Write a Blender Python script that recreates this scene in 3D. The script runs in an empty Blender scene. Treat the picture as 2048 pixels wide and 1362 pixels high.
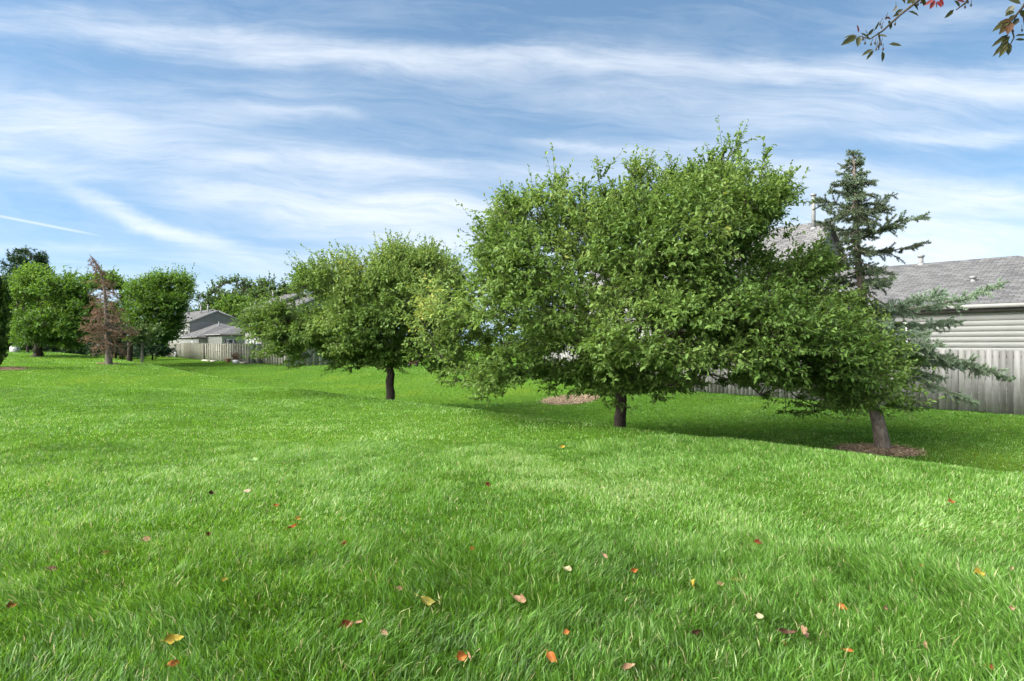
import bpy, math
import numpy as np
from mathutils import Vector, Matrix
R = math.radians
sc = bpy.context.scene
col = sc.collection
F, CX, HY, EYE = 1300.0, 1024.0, 690.0, 1.6

# ------------------------------------------------------------------ camera
cd = bpy.data.cameras.new('camera'); cam = bpy.data.objects.new('camera', cd); col.objects.link(cam)
cam.location = (0, 0, EYE); cam.rotation_euler = (R(90), 0, 0)
cd.sensor_width = 36; cd.lens = F/2048*36; cd.shift_y = (HY-681)/2048
cd.clip_start = 0.05; cd.clip_end = 6000
sc.camera = cam
# ------------------------------------------------------------------ exposure
sc.view_settings.view_transform = 'Standard'; sc.view_settings.look = 'None'
sc.view_settings.gamma = 1; sc.view_settings.use_curve_mapping = False
sc.view_settings.exposure = 1.72
sc.cycles.max_bounces = 6; sc.cycles.transparent_max_bounces = 4
sc.cycles.diffuse_bounces = 4; sc.cycles.glossy_bounces = 2; sc.cycles.transmission_bounces = 4
# ------------------------------------------------------------------ sun
SUN_EL, SUN_DIR = R(40), np.array([0.92, 0.38])      # horizontal travel direction of the light
SUN_DIR = SUN_DIR/np.linalg.norm(SUN_DIR)
sl = bpy.data.lights.new('sun', 'SUN'); sl.energy = 1.5; sl.angle = R(26); sl.color = (1, .97, .92)
so = bpy.data.objects.new('sun', sl); col.objects.link(so)
tv = Vector((SUN_DIR[0]*math.cos(SUN_EL), SUN_DIR[1]*math.cos(SUN_EL), -math.sin(SUN_EL)))
so.rotation_euler = tv.to_track_quat('-Z', 'Y').to_euler()
# ------------------------------------------------------------------ world: sky with cirrus
w = bpy.data.worlds.new('World'); sc.world = w; w.use_nodes = True
nt = w.node_tree; nt.nodes.clear()
def N(t, **k):
    n = nt.nodes.new(t)
    for a, b in k.items(): setattr(n, a, b)
    return n
def setin(s, v):
    if hasattr(v, 'is_linked') or isinstance(v, bpy.types.NodeSocket): nt.links.new(v, s)
    else: s.default_value = v
def M(op, a, b=0.0, c=None, clamp=False):
    n = N('ShaderNodeMath', operation=op, use_clamp=clamp); setin(n.inputs[0], a)
    if len(n.inputs) > 1: setin(n.inputs[1], b)
    if c is not None: setin(n.inputs[2], c)
    return n.outputs[0]
def noise(vec, scale, detail=4, rough=.55, dist=0.0):
    n = N('ShaderNodeTexNoise'); setin(n.inputs['Vector'], vec); n.inputs['Scale'].default_value = scale
    n.inputs['Detail'].default_value = detail; n.inputs['Roughness'].default_value = rough
    n.inputs['Distortion'].default_value = dist
    return n.outputs['Fac']
def comb(x, y, z):
    n = N('ShaderNodeCombineXYZ'); setin(n.inputs[0], x); setin(n.inputs[1], y); setin(n.inputs[2], z); return n.outputs[0]
tc = N('ShaderNodeTexCoord'); sep = N('ShaderNodeSeparateXYZ'); nt.links.new(tc.outputs['Generated'], sep.inputs[0])
dx, dy, dz = sep.outputs
ay = M('MAXIMUM', M('ABSOLUTE', dy), .12)
cs, ct = M('DIVIDE', dx, ay), M('DIVIDE', dz, ay)          # where the sight line meets the cloud sheet
warp = M('MULTIPLY', M('SUBTRACT', noise(comb(cs, M('MULTIPLY', ct, 2.0), 0.0), 2.4, 3), .5), .10)
q = M('ADD', M('ADD', ct, warp), M('MULTIPLY', cs, .085))
fib = noise(comb(cs, M('MULTIPLY', q, 9.0), 3.0), 3.0, 10, .68, .45)
fib2 = noise(comb(M('MULTIPLY', cs, 3.2), M('MULTIPLY', q, 30.0), 7.0), 2.6, 6, .62, .4)
puff = noise(comb(M('MULTIPLY', cs, 1.6), M('MULTIPLY', q, 4.5), 1.0), 3.4, 8, .62, .6)
wig = M('MULTIPLY', M('SUBTRACT', noise(comb(cs, M('MULTIPLY', ct, 2.0), 5.0), 5.0, 5), .5), .07)
ctg = M('ADD', ct, wig)
BLOBS = [  # centre, half length, half thickness, downward slope to the right, weight
    (330, 75, 360, 26, .10, .70), (700, 112, 220, 22, .12, .42), (130, 225, 260, 40, .03, .75), (330, 300, 420, 38, .06, .70),
    (700, 325, 200, 15, .06, .55), (20, 345, 110, 26, .12, .45), (420, 385, 300, 22, .12, .50),
    (690, 415, 230, 40, .05, .85), (850, 440, 150, 42, .05, .8), (235, 425, 110, 12, .34, .75), (360, 472, 90, 11, .36, .7), (850, 492, 110, 8, .08, .5),
    (1000, 112, 240, 18, .02, .50), (1450, 140, 340, 24, .04, .62), (1950, 168, 300, 26, .05, .80), (1500, 200, 480, 42, .04, .40),
    (1900, 275, 150, 14, -.02, .75), (1165, 296, 90, 9, .05, .6), (1740, 365, 330, 26, .13, .75), (1250, 345, 320, 26, .0, .35), (1900, 480, 380, 62, .02, 1.0), (1980, 400, 150, 14, .08, .5),
    (570, 178, 70, 18, .0, .35), (660, 216, 60, 10, .0, .35), (540, 218, 60, 10, .0, .35), (1540, 262, 260, 30, -.14, .35), (600, 520, 300, 18, .03, .4), (80, 495, 160, 14, .04, .4), (1700, 545, 700, 80, 0, .9), (500, 600, 700, 60, 0, .5), (1960, 25, 140, 16, -.14, .25)]
cov = None
for (px, py, hl, ht, slp, wt) in BLOBS:
    da = M('SUBTRACT', cs, (px-CX)/F); de = M('ADD', M('SUBTRACT', ctg, (HY-py)/F), M('MULTIPLY', da, slp))
    g = M('ADD', M('POWER', M('ABSOLUTE', M('DIVIDE', da, hl/F)), 2.0), M('POWER', M('ABSOLUTE', M('DIVIDE', de, ht/F)), 2.0))
    g = M('MULTIPLY', M('EXPONENT', M('MULTIPLY', g, -.7)), wt)
    cov = g if cov is None else M('ADD', cov, g)
tex = M('ADD', M('MULTIPLY', M('SUBTRACT', fib, .27), 1.9), M('MULTIPLY', M('SUBTRACT', fib2, .30), .7))
veil = M('ADD', M('MULTIPLY', M('SUBTRACT', fib, .44), .75), M('MULTIPLY', M('SUBTRACT', puff, .47), .5))
dens = M('ADD', M('MULTIPLY', cov, M('MULTIPLY', tex, 1.25)), M('ADD', M('MULTIPLY', M('MAXIMUM', veil, 0.0), .8), M('ADD', M('MULTIPLY', cov, .16), .01)))
dens = M('SUBTRACT', 1.0, M('EXPONENT', M('MULTIPLY', M('MAXIMUM', dens, 0.0), -.80)))
# contrail
da = M('SUBTRACT', cs, (70-CX)/F); de = M('ADD', M('SUBTRACT', ct, (HY-446)/F), M('MULTIPLY', da, .195))
g = M('ADD', M('POWER', M('ABSOLUTE', M('DIVIDE', da, .10)), 4.0), M('POWER', M('ABSOLUTE', M('DIVIDE', de, .0024)), 2.0))
dens = M('MAXIMUM', dens, M('MULTIPLY', M('EXPONENT', M('MULTIPLY', g, -1.0)), .5))
dens = M('MULTIPLY', dens, M('GREATER_THAN', dz, -.02))
sky = N('ShaderNodeTexSky', sky_type='NISHITA', sun_disc=False)
sky.sun_elevation = SUN_EL; sky.sun_rotation = math.atan2(-SUN_DIR[0], -SUN_DIR[1])
nrm = N('ShaderNodeVectorMath', operation='NORMALIZE'); nt.links.new(comb(dx, dy, M('ADD', M('MULTIPLY', M('MAXIMUM', dz, 0.0), .92), .15)), nrm.inputs[0]); nt.links.new(nrm.outputs[0], sky.inputs['Vector'])
sky.air_density = 1.0; sky.dust_density = 0.3; sky.ozone_density = 2.2
hs = N('ShaderNodeHueSaturation'); hs.inputs['Hue'].default_value = .489; hs.inputs['Saturation'].default_value = 1.02; hs.inputs['Value'].default_value = 1.20; nt.links.new(sky.outputs[0], hs.inputs['Color'])
# unseen bright cloud behind the left shoulder and overhead, added for soft fill
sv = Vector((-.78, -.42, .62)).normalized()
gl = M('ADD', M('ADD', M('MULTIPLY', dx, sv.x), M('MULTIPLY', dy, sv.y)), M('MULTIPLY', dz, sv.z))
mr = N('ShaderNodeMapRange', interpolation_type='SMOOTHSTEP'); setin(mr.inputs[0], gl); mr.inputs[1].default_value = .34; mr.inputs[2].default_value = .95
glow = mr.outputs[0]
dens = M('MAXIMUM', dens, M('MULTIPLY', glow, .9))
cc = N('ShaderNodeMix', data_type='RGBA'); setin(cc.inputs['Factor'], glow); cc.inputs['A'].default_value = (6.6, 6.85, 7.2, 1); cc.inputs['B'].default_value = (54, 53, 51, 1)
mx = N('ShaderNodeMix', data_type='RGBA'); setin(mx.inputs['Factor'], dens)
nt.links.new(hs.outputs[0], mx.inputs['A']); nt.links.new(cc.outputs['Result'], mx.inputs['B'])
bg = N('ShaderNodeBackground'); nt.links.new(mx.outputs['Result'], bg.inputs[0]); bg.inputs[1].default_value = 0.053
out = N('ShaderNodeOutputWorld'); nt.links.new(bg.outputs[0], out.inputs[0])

# ================================================================== helpers
rng = np.random.default_rng(11)
EU, EV = np.array([-.6783, .7348]), np.array([.7348, .6783])     # along the houses / towards them
def uv2xy(u, v): return np.stack([EU[0]*u+EV[0]*v, EU[1]*u+EV[1]*v], -1)
def xy2uv(x, y): return EU[0]*x+EU[1]*y, EV[0]*x+EV[1]*y
def at(px, py, d): return np.array([(px-CX)/F*d, d, EYE+(HY-py)/F*d])
def link(o, parent=None):
    col.objects.link(o)
    if parent is not None: o.parent = parent
    return o
def tag(o, label=None, cat=None, group=None, kind=None):
    if label: o['label'] = label
    if cat: o['category'] = cat
    if group: o['group'] = group
    if kind: o['kind'] = kind
    return o
def empty(name, loc, rz=0):
    o = bpy.data.objects.new(name, None); o.location = loc; o.rotation_euler = (0, 0, rz); o.empty_display_size = .3
    return link(o)
def mesh(name, V, faces, mat, parent=None, attrs=None, uv=None, smooth=False):
    """faces: list of (M,k) int arrays"""
    me = bpy.data.meshes.new(name)
    V = np.ascontiguousarray(V, dtype=np.float32)
    faces = [np.asarray(f, dtype=np.int32) for f in faces if len(f)]
    idx = np.concatenate([f.ravel() for f in faces]); tot = np.concatenate([np.full(len(f), f.shape[1], np.int32) for f in faces])
    me.vertices.add(len(V)); me.vertices.foreach_set('co', V.ravel())
    me.loops.add(len(idx)); me.loops.foreach_set('vertex_index', idx)
    me.polygons.add(len(tot)); st = np.zeros(len(tot), np.int32); st[1:] = np.cumsum(tot)[:-1]
    me.polygons.foreach_set('loop_start', st); me.polygons.foreach_set('loop_total', tot)
    if smooth: me.polygons.foreach_set('use_smooth', np.ones(len(tot), bool))
    me.update(calc_edges=True)
    for k, a in (attrs or {}).items():
        at_ = me.attributes.new(k, 'FLOAT', 'POINT'); at_.data.foreach_set('value', np.ascontiguousarray(a, np.float32))
    if uv is not None:
        l = me.uv_layers.new(name='UVMap'); l.data.foreach_set('uv', np.ascontiguousarray(np.asarray(uv)[idx], np.float32).ravel())
    me.materials.append(mat)
    return link(bpy.data.objects.new(name, me), parent)
class MB:
    """collects simple shapes into one mesh"""
    def __init__(s): s.v = []; s.f = {}; s.n = 0; s.uv = []
    def add(s, V, faces, uv=None):
        V = np.asarray(V, float)
        for f in faces:
            s.f.setdefault(len(f), []).append([i+s.n for i in f])
        s.v.append(V); s.n += len(V)
        s.uv.append(np.asarray(uv, float) if uv is not None else np.zeros((len(V), 2)))
    def box(s, lo, hi, jit=0):
        x0, y0, z0 = lo; x1, y1, z1 = hi
        V = np.array([(x0,y0,z0),(x1,y0,z0),(x1,y1,z0),(x0,y1,z0),(x0,y0,z1),(x1,y0,z1),(x1,y1,z1),(x0,y1,z1)])
        s.add(V, [(0,3,2,1),(4,5,6,7),(0,1,5,4),(1,2,6,5),(2,3,7,6),(3,0,4,7)])
    def tube(s, a, b, ra, rb, k=8, caps=True):
        a = np.array(a, float); b = np.array(b, float); d = (b-a)/np.linalg.norm(b-a)
        n = np.cross(d, (0,0,1) if abs(d[2]) < .9 else (1,0,0)); n /= np.linalg.norm(n); m = np.cross(d, n)
        t = np.arange(k)*2*math.pi/k
        ring = np.cos(t)[:,None]*n+np.sin(t)[:,None]*m
        V = np.concatenate([a+ra*ring, b+rb*ring])
        fs = [(i, (i+1)%k, k+(i+1)%k, k+i) for i in range(k)]
        if caps: fs += [tuple(range(k))[::-1], tuple(range(k, 2*k))]
        s.add(V, fs)
    def build(s, name, mat, parent=None, uv=False, smooth=False):
        return mesh(name, np.concatenate(s.v), [np.array(f) for f in s.f.values()], mat, parent, uv=np.concatenate(s.uv) if uv else None, smooth=smooth)
# value noise -----------------------------------------------------
def vnoise2(x, y, seed=0):
    r = np.random.default_rng(seed).random((256, 256))
    xi, yi = np.floor(x).astype(int), np.floor(y).astype(int); fx, fy = x-xi, y-yi
    fx = fx*fx*(3-2*fx); fy = fy*fy*(3-2*fy)
    g = lambda i, j: r[i & 255, j & 255]
    return (g(xi,yi)*(1-fx)+g(xi+1,yi)*fx)*(1-fy)+(g(xi,yi+1)*(1-fx)+g(xi+1,yi+1)*fx)*fy
def vnoise3(P, scale, seed=0):
    P = P*scale; z = np.floor(P[:,2]).astype(int); fz = P[:,2]-z; fz = fz*fz*(3-2*fz)
    a = vnoise2(P[:,0]+z*17.3, P[:,1]+z*9.7, seed); b = vnoise2(P[:,0]+(z+1)*17.3, P[:,1]+(z+1)*9.7, seed)
    return a*(1-fz)+b*fz
# materials -------------------------------------------------------
def mat(name):
    m = bpy.data.materials.new(name); m.use_nodes = True; t = m.node_tree; t.nodes.clear()
    o = t.nodes.new('ShaderNodeOutputMaterial'); b = t.nodes.new('ShaderNodeBsdfPrincipled'); t.links.new(b.outputs[0], o.inputs[0])
    return m, t, b, o
def ramp(t, stops):
    r = t.nodes.new('ShaderNodeValToRGB'); e = r.color_ramp.elements
    while len(e) < len(stops): e.new(.5)
    for i, (p, c) in enumerate(stops): e[i].position = p; e[i].color = (*c, 1)
    return r
def leaf_mat(name, stops, trans=.3, rough=.5, spec=.3):
    m, t, b, o = mat(name)
    a = t.nodes.new('ShaderNodeAttribute'); a.attribute_name = 'tint'
    r = ramp(t, stops); t.links.new(a.outputs['Fac'], r.inputs[0]); t.links.new(r.outputs[0], b.inputs['Base Color'])
    b.inputs['Roughness'].default_value = rough; b.inputs['Specular IOR Level'].default_value = spec
    if trans > 0:
        tr = t.nodes.new('ShaderNodeBsdfTranslucent'); mx = t.nodes.new('ShaderNodeMixShader'); mx.inputs[0].default_value = trans
        h = t.nodes.new('ShaderNodeHueSaturation'); h.inputs['Value'].default_value = 1.25; h.inputs['Saturation'].default_value = 1.1; h.inputs['Hue'].default_value = .485
        t.links.new(r.outputs[0], h.inputs['Color']); t.links.new(h.outputs[0], tr.inputs[0])
        t.links.new(b.outputs[0], mx.inputs[1]); t.links.new(tr.outputs[0], mx.inputs[2]); t.links.new(mx.outputs[0], o.inputs[0])
    return m
def noise_mat(name, stops, scale=8, rough=.85, bump=.3, stretch=(1,1,1), detail=6, spec=.2, coord='Object', bscale=1.0):
    m, t, b, o = mat(name)
    tc = t.nodes.new('ShaderNodeTexCoord'); mp = t.nodes.new('ShaderNodeMapping'); mp.inputs['Scale'].default_value = stretch
    n = t.nodes.new('ShaderNodeTexNoise'); n.inputs['Scale'].default_value = scale; n.inputs['Detail'].default_value = detail; n.inputs['Roughness'].default_value = .65
    t.links.new(tc.outputs[coord], mp.inputs[0]); t.links.new(mp.outputs[0], n.inputs['Vector'])
    r = ramp(t, stops); t.links.new(n.outputs['Fac'], r.inputs[0]); t.links.new(r.outputs[0], b.inputs['Base Color'])
    b.inputs['Roughness'].default_value = rough; b.inputs['Specular IOR Level'].default_value = spec
    if bump:
        bp = t.nodes.new('ShaderNodeBump'); bp.inputs['Strength'].default_value = bump; bp.inputs['Distance'].default_value = .02*bscale
        t.links.new(n.outputs['Fac'], bp.inputs['Height']); t.links.new(bp.outputs[0], b.inputs['Normal'])
    return m
m_bark = noise_mat('bark_dark', [(.3,(.018,.014,.011)),(.55,(.055,.043,.034)),(.75,(.11,.09,.072))], 14, .9, 1.0, (1,1,.35))
m_bark_grey = noise_mat('bark_grey', [(.3,(.07,.055,.045)),(.55,(.17,.14,.115)),(.75,(.28,.24,.20))], 16, .9, 1.0, (1,1,.5))
m_bark_pale = noise_mat('bark_pale', [(.3,(.12,.10,.08)),(.7,(.30,.26,.21))], 16, .9, .6, (1,1,.4))
m_siding = noise_mat('siding_paint', [(.3,(.265,.265,.25)),(.7,(.305,.305,.288))], 1.3, .6, 0)
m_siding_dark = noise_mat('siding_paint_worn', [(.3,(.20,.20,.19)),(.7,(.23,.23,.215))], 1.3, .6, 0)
m_trim = noise_mat('white_trim', [(.3,(.55,.55,.54)),(.7,(.62,.62,.6))], 3, .5, 0)
m_gutter = noise_mat('gutter_paint', [(.3,(.20,.195,.18)),(.7,(.24,.235,.22))], 3, .45, 0)
m_fascia = noise_mat('fascia_brown', [(.3,(.05,.045,.042)),(.7,(.08,.07,.065))], 3, .6, 0)
m_metal = noise_mat('vent_metal', [(.3,(.16,.16,.16)),(.7,(.23,.23,.225))], 6, .45, 0)
m_dark = noise_mat('dark_metal', [(.3,(.015,.015,.017)),(.7,(.035,.035,.038))], 6, .45, 0)
m_white = noise_mat('white_plastic', [(.3,(.38,.40,.38)),(.7,(.5,.5,.48))], 5, .4, 0)
m_terra = noise_mat('terracotta', [(.3,(.22,.10,.05)),(.7,(.34,.17,.09))], 9, .8, .2)
m_stone = noise_mat('pale_stone', [(.3,(.28,.25,.21)),(.7,(.42,.39,.34))], 6, .9, .4)
m_timber = noise_mat('timber', [(.3,(.10,.09,.075)),(.7,(.20,.185,.16))], 6, .9, .3, (.3,1,1))
m_red = noise_mat('faded_red', [(.3,(.38,.09,.08)),(.7,(.62,.32,.30))], 5, .6, 0)
m_glass, t_, b_, o_ = mat('window_glass'); b_.inputs['Base Color'].default_value = (.02,.025,.03,1); b_.inputs['Roughness'].default_value = .06; b_.inputs['Specular IOR Level'].default_value = .6
def shingle_mat():
    m, t, b, o = mat('roof_shingles')
    u = t.nodes.new('ShaderNodeUVMap'); br = t.nodes.new('ShaderNodeTexBrick')
    br.offset = .5; br.inputs['Scale'].default_value = 1; br.inputs['Brick Width'].default_value = .32; br.inputs['Row Height'].default_value = .145
    br.inputs['Mortar Size'].default_value = .009; br.inputs['Bias'].default_value = 0
    br.inputs['Color1'].default_value = (.095,.094,.094,1); br.inputs['Color2'].default_value = (.16,.158,.157,1); br.inputs['Mortar'].default_value = (.045,.045,.045,1)
    n = t.nodes.new('ShaderNodeTexNoise'); n.inputs['Scale'].default_value = 2.0; n.inputs['Detail'].default_value = 8; n.inputs['Roughness'].default_value = .7
    mp = t.nodes.new('ShaderNodeMapping'); mp.inputs['Scale'].default_value = (1,.45,1)
    t.links.new(u.outputs[0], mp.inputs[0]); t.links.new(mp.outputs[0], n.inputs['Vector']); 
    dm = t.nodes.new('ShaderNodeVectorMath'); dm.operation = 'ADD'
    n2 = t.nodes.new('ShaderNodeTexNoise'); n2.inputs['Scale'].default_value = 4; t.links.new(u.outputs[0], n2.inputs['Vector'])
    ms = t.nodes.new('ShaderNodeVectorMath'); ms.operation = 'MULTIPLY'; ms.inputs[1].default_value = (.08,.035,0); t.links.new(n2.outputs['Color'], ms.inputs[0])
    t.links.new(u.outputs[0], dm.inputs[0]); t.links.new(ms.outputs[0], dm.inputs[1]); t.links.new(dm.outputs[0], br.inputs['Vector'])
    r = ramp(t, [(.3,(.84,.84,.84)),(.7,(1.1,1.09,1.08))]); t.links.new(n.outputs['Fac'], r.inputs[0])
    mu = t.nodes.new('ShaderNodeMix'); mu.data_type = 'RGBA'; mu.blend_type = 'MULTIPLY'; mu.inputs['Factor'].default_value = 1
    t.links.new(br.outputs['Color'], mu.inputs['A']); t.links.new(r.outputs[0], mu.inputs['B']); t.links.new(mu.outputs['Result'], b.inputs['Base Color'])
    b.inputs['Roughness'].default_value = .95; b.inputs['Specular IOR Level'].default_value = .1
    # each course rises towards its lower edge
    sp = t.nodes.new('ShaderNodeSeparateXYZ'); t.links.new(dm.outputs[0], sp.inputs[0])
    dv = t.nodes.new('ShaderNodeMath'); dv.operation = 'DIVIDE'; t.links.new(sp.outputs[1], dv.inputs[0]); dv.inputs[1].default_value = .145
    fr = t.nodes.new('ShaderNodeMath'); fr.operation = 'FRACT'; t.links.new(dv.outputs[0], fr.inputs[0])
    iv = t.nodes.new('ShaderNodeMath'); iv.operation = 'SUBTRACT'; iv.inputs[0].default_value = 1; t.links.new(fr.outputs[0], iv.inputs[1])
    ad = t.nodes.new('ShaderNodeMath'); ad.operation = 'ADD'; t.links.new(iv.outputs[0], ad.inputs[0])
    sc_ = t.nodes.new('ShaderNodeMath'); sc_.operation = 'MULTIPLY'; sc_.inputs[1].default_value = .8; t.links.new(br.outputs['Fac'], sc_.inputs[0])
    sb = t.nodes.new('ShaderNodeMath'); sb.operation = 'SUBTRACT'; t.links.new(iv.outputs[0], sb.inputs[0]); t.links.new(sc_.outputs[0], sb.inputs[1])
    bp = t.nodes.new('ShaderNodeBump'); bp.inputs['Strength'].default_value = 1; bp.inputs['Distance'].default_value = .025
    t.links.new(sb.outputs[0], bp.inputs['Height']); t.links.new(bp.outputs[0], b.inputs['Normal'])
    return m
m_roof = shingle_mat()
def board_mat(name, stops, stain=.5):
    """weathered boards: attribute 'tint' per board, grain along z, dark drips at the top"""
    m, t, b, o = mat(name)
    a = t.nodes.new('ShaderNodeAttribute'); a.attribute_name = 'tint'
    tc = t.nodes.new('ShaderNodeTexCoord'); mp = t.nodes.new('ShaderNodeMapping'); mp.inputs['Scale'].default_value = (14,14,.9)
    n = t.nodes.new('ShaderNodeTexNoise'); n.inputs['Scale'].default_value = 1.6; n.inputs['Detail'].default_value = 7; n.inputs['Roughness'].default_value = .6
    t.links.new(tc.outputs['Object'], mp.inputs[0]); t.links.new(mp.outputs[0], n.inputs['Vector'])
    s = t.nodes.new('ShaderNodeMath'); s.operation = 'MULTIPLY_ADD'; s.inputs[1].default_value = .55
    t.links.new(n.outputs['Fac'], s.inputs[0]); t.links.new(a.outputs['Fac'], s.inputs[2])
    r = ramp(t, stops); t.links.new(s.outputs[0], r.inputs[0])
    mp2 = t.nodes.new('ShaderNodeMapping'); mp2.inputs['Scale'].default_value = (3.2,3.2,.55)
    n2 = t.nodes.new('ShaderNodeTexNoise'); n2.inputs['Scale'].default_value = 1.5; n2.inputs['Detail'].default_value = 5
    t.links.new(tc.outputs['Object'], mp2.inputs[0]); t.links.new(mp2.outputs[0], n2.inputs['Vector'])
    r2 = ramp(t, [(.50,(1,1,1)),(.72,(.55,.56,.50))]); t.links.new(n2.outputs['Fac'], r2.inputs[0])
    mu = t.nodes.new('ShaderNodeMix'); mu.data_type = 'RGBA'; mu.blend_type = 'MULTIPLY'; mu.inputs['Factor'].default_value = stain
    t.links.new(r.outputs[0], mu.inputs['A']); t.links.new(r2.outputs[0], mu.inputs['B']); t.links.new(mu.outputs['Result'], b.inputs['Base Color'])
    b.inputs['Roughness'].default_value = .9; b.inputs['Specular IOR Level'].default_value = .15
    bp = t.nodes.new('ShaderNodeBump'); bp.inputs['Strength'].default_value = .35; bp.inputs['Distance'].default_value = .01
    t.links.new(n.outputs['Fac'], bp.inputs['Height']); t.links.new(bp.outputs[0], b.inputs['Normal'])
    return m
m_board = board_mat('weathered_board', [(.1,(.095,.094,.088)),(.5,(.155,.153,.145)),(.9,(.21,.208,.198))], .8)
m_picket = board_mat('grey_picket', [(.1,(.25,.238,.20)),(.5,(.34,.322,.28)),(.9,(.43,.41,.36))], .4)
m_gate = board_mat('olive_grey_board', [(.1,(.17,.165,.13)),(.5,(.22,.215,.17)),(.9,(.27,.265,.22))], .4)

# ================================================================== ground
_t = np.linspace(-80, 260, 3401)
def prof(us, zs):
    z = np.interp(_t, us, zs); k = np.hanning(61); k /= k.sum()
    return np.convolve(np.pad(z, 30, mode='edge'), k, 'valid')
ZC = prof([-80,17,25,32,40,50,70,110,260],[0,0,.08,.28,.56,.74,.95,1.1,1.1])
ZS = prof([-80,5,18,30,45,60,100,260],[-.62,-.62,-.60,-.50,-.34,-.05,.2,.4])
ZF = prof([-80,0,10,20,35,52,57,70,90,260],[-.3,-.28,-.2,-.03,-.1,-.15,-.02,.12,.22,.4])
def sst(a, b, x): x = np.clip((x-a)/(b-a), 0, 1); return x*x*(3-2*x)
def ground_uv(u, v):
    zc, zs, zf = (np.interp(u, _t, Z) for Z in (ZC, ZS, ZF))
    a = sst(9.5, 12.0, v); b = sst(15.0, 21.5, v)
    z = zc*(1-a)+zs*a*(1-b)+zf*a*b
    z = z+np.interp(u, [-30,-10,0,8,15,22,28], [0,1,1,2.2,2.4,1.6,0])*.05*np.exp(-((v-9.1)/.9)**2)-np.interp(u, [-30,-10,16,26], [0,1,1,0])*.16*np.exp(-((v-12.2)/1.2)**2)
    yy = EU[1]*u+EV[1]*v; k = np.clip((v+25)/10, 0, 1)*(1-sst(8.5, 10.5, v))*sst(14, 20, u)
    z = z+k*(.04*np.exp(-((yy-21.3)/1.3)**2)-.24*np.exp(-((yy-25.2)/2.0)**2))
    z = z + .05*(vnoise2(u*.22+40, v*.22+40, 3)-.5)*np.clip(1-a*(1-b), .3, 1) + .02*(vnoise2(u*.9+9, v*.9+9, 4)-.5)
    return z
def gz(x, y):
    u, v = xy2uv(np.asarray(x, float), np.asarray(y, float)); return ground_uv(u, v)
def on_ground(px, py):
    lo, hi = 1.0, 200.0
    s = (HY-py)/F
    ds = np.linspace(1, 120, 6000); zr = EYE+s*ds; zg = gz((px-CX)/F*ds, ds)
    i = np.argmax(zr <= zg); d = ds[i]
    return np.array([(px-CX)/F*d, d, float(zg[i])])
def lawn_mat():
    m, t, b, o = mat('lawn_soil')
    tc = t.nodes.new('ShaderNodeTexCoord')
    n = t.nodes.new('ShaderNodeTexNoise'); n.inputs['Scale'].default_value = 9; n.inputs['Detail'].default_value = 9; n.inputs['Roughness'].default_value = .72
    t.links.new(tc.outputs['Object'], n.inputs['Vector'])
    n2 = t.nodes.new('ShaderNodeTexNoise'); n2.inputs['Scale'].default_value = .35; n2.inputs['Detail'].default_value = 5
    t.links.new(tc.outputs['Object'], n2.inputs['Vector'])
    r = ramp(t, [(.3,(.036,.065,.010)),(.52,(.065,.13,.016)),(.72,(.11,.21,.03))]); t.links.new(n.outputs['Fac'], r.inputs[0])
    r2 = ramp(t, [(.35,(.80,.90,.80)),(.55,(1,1,1)),(.72,(1.35,1.12,.9))]); t.links.new(n2.outputs['Fac'], r2.inputs[0])
    mu = t.nodes.new('ShaderNodeMix'); mu.data_type = 'RGBA'; mu.blend_type = 'MULTIPLY'; mu.inputs['Factor'].default_value = 1
    t.links.new(r.outputs[0], mu.inputs['A']); t.links.new(r2.outputs[0], mu.inputs['B']); t.links.new(mu.outputs['Result'], b.inputs['Base Color'])
    b.inputs['Roughness'].default_value = 1; b.inputs['Specular IOR Level'].default_value = 0
    bp = t.nodes.new('ShaderNodeBump'); bp.inputs['Strength'].default_value = .8; bp.inputs['Distance'].default_value = .05
    t.links.new(n.outputs['Fac'], bp.inputs['Height']); t.links.new(bp.outputs[0], b.inputs['Normal'])
    return m
m_lawn = lawn_mat()
us = np.concatenate([[-1500,-700,-300,-150,-90],np.arange(-60,-12,2),np.arange(-12,70,.4),np.arange(70,140,2),[150,180,230,320,500,900,1800]])
vs = np.concatenate([[-1500,-700,-300,-150,-90],np.arange(-60,-14,2),np.arange(-14,30,.25),np.arange(30,70,2),[80,110,180,320,600,1100,1800]])
UU, VV = np.meshgrid(us, vs, indexing='ij'); ZZ = ground_uv(np.clip(UU,-75,250), VV)
XY = uv2xy(UU, VV); nv = len(vs)
ii, jj = np.meshgrid(np.arange(len(us)-1), np.arange(nv-1), indexing='ij'); a = (ii*nv+jj).ravel()
ground = mesh('ground', np.concatenate([XY.reshape(-1,2), ZZ.reshape(-1,1)],1), [np.stack([a, a+1, a+nv+1, a+nv],1)[:,::-1]], m_lawn, smooth=True)
tag(ground, 'rolling mown green lawn with a shallow swale beyond its crest', 'ground', kind='structure')

# ================================================================== vegetation builders
def unit(a): return a/np.maximum(np.linalg.norm(a, axis=-1, keepdims=True), 1e-9)
def tubes(A, B, ra, rb, k=5):
    A, B = np.asarray(A, float), np.asarray(B, float); n = len(A)
    d = unit(B-A); ref = np.where(np.abs(d[:,2:3]) < .9, np.array([[0,0,1.]]), np.array([[1.,0,0]]))
    x = unit(np.cross(d, ref)); y = np.cross(d, x); t = np.arange(k)*2*math.pi/k
    ring = np.cos(t)[None,:,None]*x[:,None]+np.sin(t)[None,:,None]*y[:,None]
    V = np.concatenate([A[:,None]+ring*np.asarray(ra)[:,None,None], B[:,None]+ring*np.asarray(rb)[:,None,None]], 1).reshape(-1,3)
    i = np.arange(k); q = np.stack([i, (i+1)%k, k+(i+1)%k, k+i], 1)
    return V, (q[None]+(np.arange(n)*2*k)[:,None,None]).reshape(-1,4)
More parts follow.
